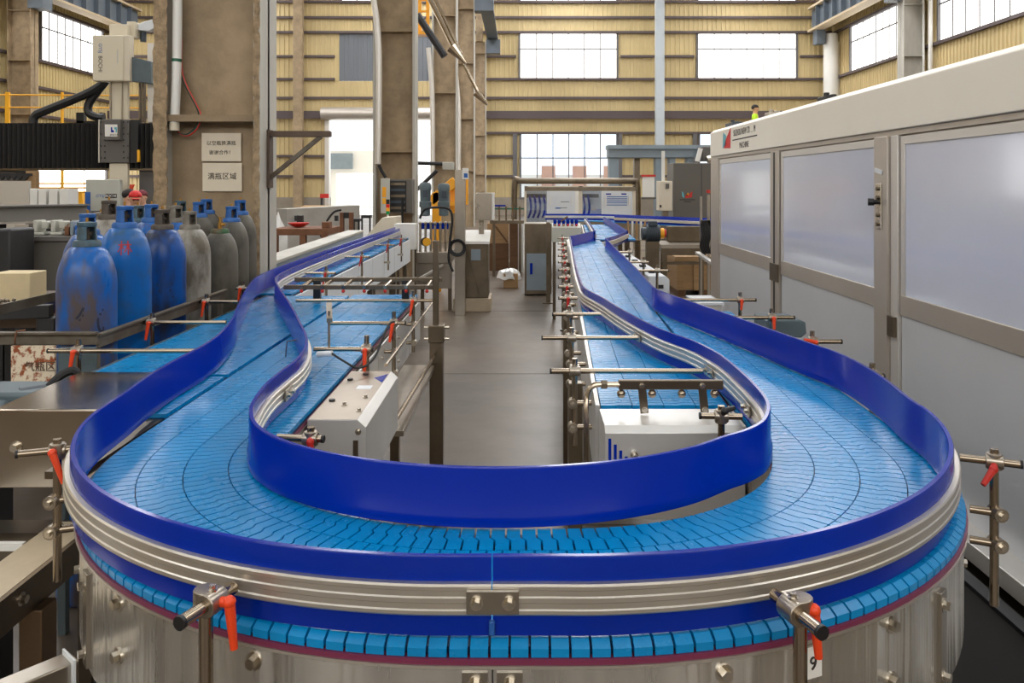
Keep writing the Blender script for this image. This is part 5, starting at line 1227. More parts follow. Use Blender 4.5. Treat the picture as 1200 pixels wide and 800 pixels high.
    for k, (m, o) in enumerate((('green', 0), ('redlever', 1.2), ('rubber', -1.2))):
        b = MB(); b.tube(smooth_path([at_depth(u + o * .8, v + o * .5, 6.1) for u, v in ((212, 45), (212, 80), (217, 98), (226, 116), (233, 130), (234, 140), (229, 151), (220, 158), (212, 157), (206, 152))], 5), .0065, 8); b.build('lamp_wire', m, t)
    t = thing('wall_bracket', 'dark triangular steel bracket sticking out from the pale column flange', 'bracket', (-1.6, 6.1, 1.9))
    yb = 6.2; b = MB(); a = at_depth(304, 157, yb); e = at_depth(388, 157, yb); b.box(-1.899, e.x, yb - .03, yb + .03, a.z - .022, a.z + .022); b.build('arm', 'rackbrown', t, bevel=.003)
    b = MB(); b.bar(at_depth(307, 216, yb), at_depth(376, 160, yb), .035, .03); b.build('strut', 'rack', t); b = MB(); b.box(-1.899, -1.88, yb - .05, yb + .05, at_depth(0, 220, yb).z, a.z + .03); b.build('wall_plate', 'rackbrown', t)
    # belt drive left of the left conveyor and the ground frame
    t = thing('gear_motor', 'blue-grey gear motor with a yellow tag left of the polished steel end box', 'motor', (-1.82, 2.6, .7))
    b = MB(); b.box(-1.95, -1.74, 2.50, 2.80, .93, 1.02); b.box(-1.90, -1.66, 2.80, 2.98, .95, 1.04); b.build('gear_case', 'motor', t, bevel=.012)
    b = MB(); b.cyl((-1.80, 2.62, 1.02), (-1.80, 2.62, 1.05), .06, 16); b.cyl((-1.74, 2.85, .99), (-1.66, 2.92, .99), .055, 14); b.build('shaft_cover', 'motor_dark', t)
    b = MB(); b.prism([(-1.86, 1.055), (-1.80, 1.055), (-1.79, 1.08), (-1.815, 1.10), (-1.85, 1.09)], 2.74, 2.745, 'y'); b.build('yellow_tag', 'yellow', t)
    b = MB(); b.prism([(2.70, .93), (2.78, .93), (2.78, 1.04), (2.70, 1.04)], -1.66, -1.59, 'x'); b.build('channel_bracket', 'steel', t)
    b = MB(); b.tube(smooth_path([(-1.68, 2.90, 1.02), (-1.64, 2.93, 1.07), (-1.60, 2.95, 1.08), (-1.59, 2.95, 1.02)], 5), .016, 8); b.build('cable', 'rubber', t)
    MB().box(-1.9, -1.7, 2.55, 2.75, 0, .93).build('pedestal', 'darksteel', t)
    t = thing('base_frame', 'dark stainless channel frame with pale top and bolts at the lower left', 'frame', (-1.3, 2, 0))
    y0, y1 = 1.2, 2.42
    MB().box(-1.372, -1.252, y0, y1, .752, .757).build('top_sheet', 'sheetbeige', t)
    c = MB().box(-1.256, -1.248, y0, y1, .66, .75).build('channel', 'steel_dark', t, bevel=.002); MB().box(-1.25, -1.238, y0, y1, .745, .757).build('channel_lip', 'steel_dark', t)
    for y in (1.52, 1.72, 1.92, 2.05): b = MB(); hexbolt(b, (-1.248, y, .715), (1, 0, 0), .011, .012); b.build('hex_bolt', 'bolt', c)
    for y in (2.1, 1.3): MB().box(-1.285, -1.215 - .01, y, y + .07, 0, .66).build('leg', 'brownpost', t, bevel=.003)
    MB().box(-2.4, -1.374, 2.28, 2.34, .70, .757).build('cross_member', 'steel_dark', t); MB().box(-2.4, -1.374, 2.262, 2.28, .74, .76).build('cross_lip', 'white', t)
    MB().box(-1.68, -1.26, 2.345, 2.45, .74, .75).build('shelf_sheet', 'steel', t)
    t = thing('white_drum', 'rounded white tank edge at the bottom left corner behind the frame', 'tank', (-1.62, 2.0, 0)); b = MB(); b.lathe((-1.66, 1.85, 0), [(.25, 0), (.26, .02), (.26, .60), (.24, .64), (.0001, .66)], 32); b.build('tank_body', 'film', t)
# ================================================================ LEFT BACKGROUND
def left_background():
    # gantry machine
    y = 14.0
    t = thing('gantry_machine', 'CNC gantry machine with black ribbed bellows beam and cream spindle head', 'machine', (-6.5, y, 0))
    x0 = (-40 - U0) / FPX * y; x1 = (208 - U0) / FPX * y; z = lambda v: CAMZ - (v - V0) / FPX * y; f = lambda u, d=.16: (u - U0) / FPX * (y - d)
    z = lambda v, d=0.0: CAMZ - (v - V0) / FPX * (y - d)
    b = MB(); n = int((x1 - x0) / .042); vs = []
    for i in range(n + 1):
        for zz in (z(197), z(144)): vs.append((x0 + i * .042, y + (0 if i % 2 else .05), zz))
    b.add(vs, [(2 * i, 2 * i + 2, 2 * i + 3, 2 * i + 1) for i in range(n)]); b.build('bellows', 'bellows', t, smooth=False)
    MB().box(x0, x1, y + .06, y + .8, z(197), z(144)).build('beam', 'black', t); MB().box(x0, x1, y - .02, y + .1, z(199.5), z(197.2)).build('lower_rail', 'steel_dark', t)
    for xx in (x0 + .2, x1 - .7): MB().box(xx, xx + .6, y + .1, y + .7, 0, z(197.5)).build('leg', 'plate_grey', t)
    sd = MB().box(f(117), f(151), y - .16, y - .03, z(191), z(141)).build('saddle_plate', 'plate_grey', t, bevel=.01); MB().box(f(115.5), f(117), y - .17, y - .02, z(191), z(141)).build('edge_strip', 'mframe_l', t)
    for u in (118.5, 123, 145, 150):
        for v in range(143, 191, 7): p = at_depth(u, v, y - .16); q = MB(); q.cyl(p, p - Vector((0, .012, 0)), .012, 8); q.build('plate_screw', 'black', sd) if (v % 2 or u in (123, 145)) else None
    MB().box(f(125), f(143.5), y - .24, y - .162, z(165), z(141)).build('cover_block', 'plate_grey', t, bevel=.008)
    lg = MB().box(f(126), f(140.5), y - .252, y - .241, z(161), z(147)).build('logo_plate', 'white', t, bevel=.004)
    for pts, m in (([(130, 149), (131.5, 149), (131.5, 152), (133.5, 153), (133.5, 155), (130, 155)], 'capmar'), ([(134, 149), (137, 149), (137, 155), (135.5, 155), (135.5, 151.5), (134, 151.5)], 'teal')):
        P = [at_depth(u, v, y - .253) for u, v in pts]; MB().prism([(p.x, p.z) for p in P], y - .256, y - .2525, 'y').build('logo_mark', 'rail' if m == 'capmar' else m, lg)
    p = at_depth(133.5, 158, y - .254); text('lettering', 'JINGYA', .04, 'ink', (p.x, p.y, p.z), FACE_CAM, lg)
    a = MB().box(f(126.5), f(148), y - .12, y - .035, z(141), z(30)).build('spindle_column', 'headcream', t, bevel=.01); MB().box(f(126.5), f(148), y - .12, y - .035, z(260), z(191.5)).build('spindle_nose', 'headcream', t, bevel=.01)
    for u in (128, 141.5): MB().box(f(u), f(u + 1.5), y - .15, y - .121, z(141), z(92)).build('guide_rail', 'steel', t)
    hd = MB().box(f(108, .3), f(144.5, .3), y - .3, y - .125, z(95, .3), z(41, .3)).build('head_box', 'headcream', t, bevel=.02)
    b = MB(); b.prism([(f(144.8, .28), z(41, .28)), (f(152, .28), z(41, .28)), (f(152, .28), z(95, .28)), (f(144.8, .28), z(95, .28))], y - .28, y - .125, 'y'); b.build('head_side', 'gborder', t, bevel=.01)
    MB().prism([(f(152.4, .2), z(66, .2)), (f(177, .2), z(72, .2)), (f(177, .2), z(98, .2)), (f(152.4, .2), z(95, .2))], y - .2, y - .02, 'y').build('drive_box', 'motor', t, bevel=.01)
    def rot_text(s, m, u, v, sz): 
        p = at_depth(u, v, y - .3); text('lettering', s, sz, m, (p.x, y - .303, p.z), (PI / 2, PI / 2, 0), hd)
    rot_text('GYSJ', 'inkblue', 117.5, 56.5, .078); rot_text('BOCHI', 'ink', 117.5, 75, .09)
    MB().box(f(137, .3), f(138.2, .3), y - .303, y - .3005, z(74, .3), z(58, .3)).build('vent_slot', 'plate_pale', hd)
    b = MB(); b.tube(smooth_path([at_depth(u, v, y + .1) for u, v in ((39, 145), (42, 135), (60, 127), (85, 117), (105, 108), (118, 100), (124, 94))], 6), .075, 8); b.build('cable_chain', 'black', t)
    b = MB(); b.tube(smooth_path([at_depth(u, v, y + .2) for u, v in ((124, 95), (112, 110), (104, 122), (104, 132), (112, 137), (122, 138))], 6), .07, 8); b.build('cable_chain', 'black', t)
    for u0, u1, v0 in ((72, 81, 130), (100, 104, 130), (72, 104, 140)): MB().box(f(u0), f(u1), y + .3, y + .4, z(145), z(v0)).build('chain_bracket', 'black', t)
    # counterweight arm
    b = MB(); b.prism([(f(153), z(34)), (f(153), z(27)), (f(160), z(24)), (f(190), z(16)), (f(190), z(22)), (f(166), z(35))], y + .1, y + .25, 'y'); b.build('lever_arm', 'sheetwhite', t, bevel=.01)
    MB().box(f(143), f(153), y + .0, y + .2, z(44), z(25)).build('arm_post', 'headcream', t, bevel=.01)
    b = MB(); b.cyl(at_depth(168, 33, y + .2), at_depth(168, 49, y + .2), .05, 14); b.build('piston', 'motor_dark', t); MB().box(f(163.5), f(174), y + .12, y + .3, z(143), z(49)).build('piston_column', 'mframe_l', t, bevel=.01)
    for u0, u1 in ((154, 156), (158, 160)): MB().box(f(u0), f(u1), y + .1, y + .2, z(143), z(95)).build('ball_screw', 'steel_dark', t)
    MB().box(f(161), f(163.5), y - .17, y - .16 + .03, z(190), z(176)).build('yellow_tag', 'yellow', t)
    MB().box(f(152), f(161), y - .14, y - .03, z(191), z(141)).build('saddle_side', 'black', t)
    # yellow railing behind
    y2 = 18.9; t = thing('platform_railing', 'yellow tubular platform railing behind the bellows beam', 'railing', (-9, y2, 0))
    b = MB()
    for v in (111, 125.5): b.cyl(at_depth(-40, v, y2), at_depth(188, v + 1, y2), .017, 8)
    b.build('handrail', 'yellow', t)
    for u, w in ((9, .045), (73, .02), (150, .02)): p = at_depth(u, 108, y2); MB().box(p.x - w, p.x + w, y2 - .03, y2 + .03, 0, p.z).build('railing_post', 'yellow', t)
    # second railing by low window and small lamp
    y2 = 20; t = thing('yellow_stand', 'yellow steel stand with railing against the low bright window', 'stand', at_depth(92, 260, y2)); p = at_depth(93, 236, y2)
    WL[t] = Vector((p.x, y2, 0)); t.location = WL[t]
    MB().prism([(p.x - .25, 0), (p.x + .25, 0), (p.x + .05, 1.6), (p.x - .05, 1.6)], y2, y2 + .2, 'y').build('stand_body', 'yellow', t)
    b = MB(); 
    for v in (215, 220, 225): b.cyl(at_depth(46, v, y2), at_depth(104, v, y2), .02, 8)
    b.build('handrail', 'yellow', t)
    # I beam workpiece, sheets, boxes
    t = thing('steel_girder', 'long grey steel girder lying across the machine bed at far left', 'girder', (-6.2, 10.5, 1.3))
    A = Vector((-8.2, 9.4, 0)); B = Vector((-5.25, 11.95 - .7, 0)); 
    A = at_depth(-80, 243, 9.6); B = at_depth(101, 239, 11.0)
    d = (B - A); zt = 1.50; zb2 = 1.27
    for za, zb3, w, m in ((zb2 + .02, zt - .02, .05, 'girderweb'), (zt - .02, zt, .2, 'girderweb'), (zb2, zb2 + .02, .2, 'mframe')):
        b = MB(); b.bar((A.x, A.y, (za + zb3) / 2), (B.x, B.y, (za + zb3) / 2), w, zb3 - za); b.build('web' if w < .1 else 'girder_flange', m, t)
    for k in (.25, .85): p = A + d * k; MB().box(p.x - .2, p.x + .2, p.y - .2, p.y + .3, 0, zb2).build('trestle', 'darksteel', t)
    t = thing('steel_sheet', 'large pale grey sheet standing under the bellows beam at the left edge', 'sheet', at_depth(18, 240, 12.6)); a, b_, c, d_ = px(-30, 34, 212, 250, 12.6); MB().box(a, b_, 12.6, 12.65, c - .3, d_).build('sheet', 'mframe_l', t); MB().box(a, b_, 12.5, 12.9, 0, c - .3).build('bed', 'plate_grey', t)
    for i, (u0, u1) in enumerate(((35, 43.5), (45, 54), (57, 67), (69.5, 79.5))):
        a, b_, c, d_ = px(u0, u1, 221, 240, 12.4); o = MB().box(a, b_, 12.4, 12.7, c - .1, d_).build('white_block', 'white', bevel=.005); tag(o, ['first', 'second', 'third', 'fourth'][i] + ' from the left of the four white blocks lined up on the machine bed', 'block', 'white blocks on the machine bed')
    t = thing('machine_bed', 'long dark machine bed carrying the four white blocks', 'machine bed', (-6.4, 12.5, 0)); a, b_, _, _ = px(34, 98, 0, 1, 12.4); MB().box(a, b_, 12.3, 12.9, 0, CAMZ - (240 - V0) / FPX * 12.4 - .102).build('bed', 'plate_grey', t)
    t = thing('toothed_rack', 'pale toothed guide plate with orange end under the bellows beam', 'rack', at_depth(20, 205, 13.2)); b = MB(); P = [(-20, 203), (36, 203), (36, 206)]
    for k in range(6): P += [(33 - k * 7, 206), (29.5 - k * 7, 211)]
    P += [(-20, 206)]; b.prism([(at_depth(u, v, 13.2).x, at_depth(u, v, 13.2).z) for u, v in P], 13.2, 13.25, 'y'); b.build('toothed_plate', 'darksteel', t); p = at_depth(-14, 205, 13.2); MB().box(p.x, p.x + .06, 13.2, 13.25, 0, p.z).build('stand', 'darksteel', t)
    a, b_, c, d_ = px(30, 42, 200, 222, 13.3); MB().box(a, b_, 13.3, 13.4, c, d_).build('orange_end', 'wood', t)
    # name cabinet
    y = 13.5; a, b_, c, d_ = px(100, 140, 210, 262, y); t = thing('control_cabinet', 'pale grey control cabinet with blue corner strips and small lettering behind the gas cylinders', 'cabinet', (a, y, 0)); MB().box(a, b_, y, y + .12, 0.02, d_).build('cabinet_body', 'plate_pale', t, bevel=.015)
    e, g, _, _ = px(100, 106, 0, 1, y); MB().box(e - .004, g, y - .006, y - .001, .3, CAMZ - (225 - V0) / FPX * y).build('blue_strip', 'blueenamel', t)
    p = at_depth(117, 229.5, y); text('lettering', 'GYSJ', .07, 'inkblue', (p.x, y - .003, p.z), FACE_CAM, t, shear=.3); p = at_depth(130, 229.5, y); e = px(123.5, 136.8, 227, 232, y); pl = MB().box(e[0], e[1], y - .004, y - .001, e[2], e[3]).build('name_block', 'ink', t); text('lettering', 'BOCHI', .058, 'white', (p.x, y - .006, p.z), FACE_CAM, pl)
    a, b_, c, d_ = px(165, 189, 211, 262, 17.2); t = thing('control_cabinet', 'cream cabinet with a small tree mark partly behind the concrete column', 'cabinet', (a, 17.2, 0)); MB().box(a, b_, 17.2, 17.3, 0, d_).build('cabinet_body', 'gborder', t, bevel=.01)
    b = MB(); p = at_depth(173, 217, 17.19); b.box(p.x - .01, p.x + .01, 17.19, 17.198, p.z - .07, p.z + .07)
    for k in range(4): b.box(p.x - .06 + .008 * k, p.x + .06 - .008 * k, 17.19, 17.198, p.z - .05 + k * .03, p.z - .042 + k * .03)
    b.build('tree_mark', 'wood', t)
    a, b_, c, d_ = px(139, 153, 216, 225, 17.5); t = thing('hopper', 'small orange hopper behind the workers by the pale grey cabinet', 'hopper', (a, 17.5, 0)); MB().prism([(a, d_), (b_, d_), (b_ - .06, c), (a + .06, c)], 17.4, 17.7, 'y').build('hopper_body', 'orange', t); MB().box(a + .08, b_ - .08, 17.5, 17.6, 0, c).build('hopper_leg', 'darksteel', t)
    # work bench and clutter
    t = thing('tool_cabinet', 'dark grey tool cabinet under the girder with vices on top', 'cabinet', (-3.9, 7.4, 0)); y = 7.4; a, b_, c, d_ = px(31, 92, 277, 325, y); MB().box(a, b_, y, y + .6, 0, d_ - .04).build('cabinet_body', 'greycab', t, bevel=.008); MB().box(a - .03, b_ + .03, y - .03, y + .63, d_ - .04, d_).build('top', 'plate_grey', t)
    for i, (u, m, lab) in enumerate(((34, 'plate_pale', 'pale grey bench vice at the left end of the tool cabinet'), (55, 'plate_pale', 'second bench vice on the tool cabinet beside the rusty block'))):
        p = at_depth(u, 273, y); v = thing('bench_vice', lab, 'vice', (p.x, y + .25, d_)); b = MB(); b.box(p.x - .06, p.x + .05, y + .15, y + .3, d_ + .001, d_ + .03); b.box(p.x - .055, p.x - .015, y + .15, y + .3, d_ + .03, d_ + .14); b.box(p.x + .01, p.x + .07, y + .17, y + .28, d_ + .06, d_ + .13); b.build('vice_body', m, v, bevel=.01); b = MB(); b.cyl((p.x + .07, y + .22, d_ + .09), (p.x + .10, y + .22, d_ + .09), .02, 10); b.cyl((p.x + .095, y + .22, d_ + .04), (p.x + .095, y + .22, d_ + .14), .008, 8); b.build('screw_handle', 'steel_dark', v)
    for i, (u0, u1, v0, m, lab) in enumerate(((75, 80.5, 265, 'rust', 'rusty steel block on the tool cabinet'), (81.5, 86, 259, 'bluegrey', 'blue-grey upright canister on the tool cabinet'), (87, 95, 264, 'blueenamel', 'blue plastic tray beside the canister on the tool cabinet'))):
        a, b_, c, dd = px(u0, u1, v0, 277, y + .1); tag(MB().box(a, b_, y + .1, y + .35, d_ + .001, dd).build(['steel_block', 'canister', 'tray'][i], m, bevel=.01), lab, ['block', 'canister', 'tray'][i])
    t = thing('work_table', 'low dark steel table full of scrap left of the gas cylinders', 'table', (-3.2, 5.4, 0))
    MB().box(-4.0, -2.72, 5.0, 6.3, .88, .94).build('table_top', 'rackbrown', t)
    A = at_depth(-5, 364, 4.6); B = at_depth(60, 351, 4.75); b = MB(); b.bar((-4.0, 4.70, .97), (-2.80, 4.90, 1.0), .07, .075); b.build('front_beam', 'darksteel', t, bevel=.004); b = MB(); b.box(-2.86, -2.76, 4.85, 4.95, 0, .96); b.build('leg', 'darksteel', t); 
    for x, yy in ((-3.9, 5.1), (-3.9, 6.2), (-2.82, 6.2)): MB().box(x, x + .08, yy, yy + .08, 0, .88).build('leg', 'darksteel', t)
    random.seed(11)
    items = [(-3.42, 5.5, .26, .2, .22, 'cardpale', 'pale cube carton on the scrap table', 'carton'), (-3.05, 5.9, .5, .16, .10, 'rust', 'long rusty angle bar across the scrap table', 'bar'), (-3.12, 5.5, .14, .1, .05, 'concrete', 'whitish stone-like chunk on the scrap table', 'block'), (-3.12, 5.25, .34, .06, .04, 'darksteel', 'dark flat bar in front of the whitish chunk', 'bar'), (-2.90, 5.45, .2, .14, .10, 'black', 'black plastic crate at the right of the scrap table', 'crate'), (-3.05, 5.12, .2, .1, .08, 'navybox', 'small dark blue box near the table front', 'box'), (-3.3, 5.15, .14, .1, .07, 'steel_dark', 'brownish metal piece at the table front left', 'scrap'), (-2.86, 5.12, .09, .07, .035, 'red', 'red clamp handle lying on the table edge', 'clamp'), (-2.80, 5.3, .12, .1, .06, 'steel', 'heap of shiny bolts in a tray by the nearest cylinder', 'tray')]
    for x, yy, w, dpt, h, m, lab, cat in items:
        b = MB(); b.box(x - w / 2, x + w / 2, yy, yy + dpt, .941, .94 + h)
        if cat in ('tray', 'scrap'): 
            for k in range(12): b.ball((x + random.uniform(-w, w) * .45, yy + random.uniform(0, dpt), .945 + h), .014, 4)
        tag(b.build({'carton': 'carton', 'bar': 'scrap_bar', 'block': 'stone_block', 'crate': 'plastic_crate', 'box': 'tool_box', 'scrap': 'scrap_piece', 'clamp': 'hand_clamp', 'tray': 'bolt_tray'}[cat], m, bevel=.006), lab, cat)
    a, b_, c, d_ = px(-5, 17, 268, 312, 7.0); t = thing('machine_stand', 'dark iron machine stand under the girder at the left edge', 'stand', (a, 7.0, 0)); MB().box(a, b_, 6.95, 7.3, .86, d_).build('stand_body', 'darksteel', t, bevel=.02); MB().box(a, a + .1, 7, 7.3, 0, .86).build('leg', 'darksteel', t); MB().box(b_ - .1, b_, 7, 7.3, 0, .86).build('leg', 'darksteel', t)
    a, b_, c, d_ = px(17, 31, 263, 300, 8.4); tag(MB().box(a, b_, 8.4, 8.44, 0, d_).build('steel_sheet', 'mframe'), 'pinkish grey sheet leaning behind the tool cabinet', 'sheet')
    # behind pillar one: long box, benches
    t = thing('long_box', 'long blue-grey steel box with pale top running beside the single-file conveyor', 'box', (-2.3, 9.5, 0))
    P = [at_depth(318, 304, 6.9), at_depth(425, 279, 11.8)]
    d = Vector((P[1].x - P[0].x, P[1].y - P[0].y, 0)).normalized(); s = Vector((-d.y, d.x, 0)); zt = 1.105
    def slab(o0, o1, z0, z1):
        A, B = P; q = [Vector((A.x, A.y, 0)) + s * o0, Vector((B.x, B.y, 0)) + s * o0, Vector((B.x, B.y, 0)) + s * o1, Vector((A.x, A.y, 0)) + s * o1]
        return MB().prism([(v.x, v.y) for v in q], z0, z1)
    slab(0, .20, .35, zt - .03).build('box_side', 'boxblue', t, bevel=.006); slab(-.012, .21, zt - .03, zt).build('top_sheet', 'flange', t, bevel=.004)
    for k in (.1, .9): p = P[0].lerp(P[1], k) + s * .17; MB().box(p.x - .05, p.x + .05, p.y - .05, p.y + .05, 0, .35).build('leg', 'darksteel', t)
    y = 12.6; a, b_, c, d_ = px(318, 384, 268, 292, y); t = thing('welding_bench', 'rusty brown steel bench with open shelf behind the long blue-grey box', 'bench', (a, y, 0)); MB().box(a, b_, y, y + .9, d_ - .1, d_).build('bench_top', 'rust', t, bevel=.005)
    for xx in (a, (a + b_) / 2, b_ - .1): MB().box(xx, xx + .09, y, y + .09, 0, d_ - .1).build('leg', 'rust', t)
    MB().box(a, b_, y, y + .8, .3, .35).build('shelf', 'wooddark', t)
    e = px(375, 384, 262, 269, y); tag(MB().box(e[0], e[1], y + .1, y + .3, d_ + .001, e[3] + .02).build('scrap_block', 'rust', bevel=.01), 'rusty block on the end of the brown steel bench', 'block')
    p = at_depth(348, 263, y + .3); b = MB(); b.lathe((p.x, y + .4, d_ + .001), [(.04, 0), (.1, .02), (.16, .06), (.165, .075), (.15, .075), (.09, .03), (.0001, .025)], 20); tag(b.build('red_basin', 'red'), 'red basin on the brown steel bench', 'basin')
    e = px(334, 340, 254, 266, y); tag(MB().box(e[0], e[1], y + .65, y + .8, d_ + .001, e[3]).build('black_canister', 'black', bevel=.01), 'black canister beside the red basin', 'canister')
    p = at_depth(326, 255, y + 1.5); b = MB(); b.lathe((p.x, p.y, 0), [(.16, 0), (.16, .95), (.05, 1.15), (.001, 1.3)], 14); tag(b.build('wrapped_bundle', 'film'), 'white wrapped pointed bundle right of the pale column flange', 'bundle')
    y = 16.5; t = thing('stone_slab', 'long pale grey slab wall of steel plates behind the brown bench', 'slab', (-4, y, 0)); A = at_depth(331, 268, y - 1.2); B = at_depth(416, 262, y); b = MB(); b.bar((A.x, A.y, .66), (B.x, B.y, .70), .35, 1.3); b.build('slab_body', 'concrete', t)
    for u in (352, 398): p = at_depth(u, 255, y - 1); b = MB(); b.box(p.x - .03, p.x + .03, p.y - .3, p.y - .22, p.z - .05, p.z + .05); b.build('slot', 'black', t)
    y = 14.3; t = thing('rusty_frame', 'rusty upright double frame behind the long box', 'frame', at_depth(405, 290, y)); a, b_, c, d_ = px(398, 413, 249, 278, y); WL[t] = Vector((a, y, 0)); t.location = WL[t]
    for xx in (a, b_ - .06): MB().box(xx, xx + .06, y, y + .12, 0, d_).build('upright', 'rust', t)
    MB().box(a, b_, y + .02, y + .1, c + .02, c + .1).build('cross_bar', 'rust', t); MB().box(a + .06, b_ - .06, y + .02, y + .1, d_ - .1, d_).build('top_block', 'black', t)
    b = MB(); b.tube(smooth_path([at_depth(u, v, y - .3) for u, v in ((400, 246), (392, 248), (385, 256), (380, 266), (376, 276), (384, 279), (398, 277))], 5), .018, 6); b.build('welding_cable', 'rubber', t)
    for i, (u0, u1, v0, v1, lab) in enumerate(((413.5, 421, 256, 276, 'black machine stool left of the second column'), (423, 434, 252, 273, 'black wheeled stand beside the second column'))):
        y = 15.2 + i; a, b_, c, d_ = px(u0, u1, v0, v1, y); t = thing('machine_stool', lab, 'stool', (a, y, 0))
        MB().box(a, b_, y, y + .2, d_ - .06, d_).build('seat', 'black', t, bevel=.01)
        for xx in (a, b_ - .03): MB().box(xx, xx + .03, y + .02, y + .06, 0, d_ - .06).build('leg', 'black', t)
        MB().box(a, b_, y + .05, y + .15, d_ * .35, d_ * .5).build('stretcher', 'darksteel', t)
    e = px(375, 385, 227, 232, 40); tag(MB().box(e[0], e[1], 40, 40.1, e[2], e[3]).build('red_sign', 'red'), 'small red sign on the back wall by the roller door', 'sign')
    tag(MB().box(e[0], e[0] + .1, 40.1, 40.2, 0, e[3]).build('sign_post', 'darksteel'), 'thin post carrying the small red sign', 'post')
    e = px(355, 384, 236, 244, 36); b = MB(); b.box(e[0], e[1], 36, 37, 0, e[3] - .4)
    for k in range(8): b.ball((e[0] + (e[1] - e[0]) * (k + .5) / 8, 36.3, e[3] - .45), .35, 6, (1, 1, .8))
    tag(b.build('timber_pile', 'wood'), 'brown timber pile against the back wall left of the door', 'timber')
    # platform for the man behind the machine
    y = 24; p = at_depth(885, 140, y); zt = at_depth(885, 124, y).z - 1.70
    t = thing('work_platform', 'grey steel platform far behind the white machine', 'platform', (p.x, y, 0)); MB().box(p.x - 1, p.x + 1, y - .6, y + .6, zt - .08, zt).build('deck', 'plate_grey', t)
    for xx in (p.x - .95, p.x + .87):
        for yy in (y - .55, y + .47): MB().box(xx, xx + .08, yy, yy + .08, 0, zt - .08).build('leg', 'plate_grey', t)
    return p.x, y, zt
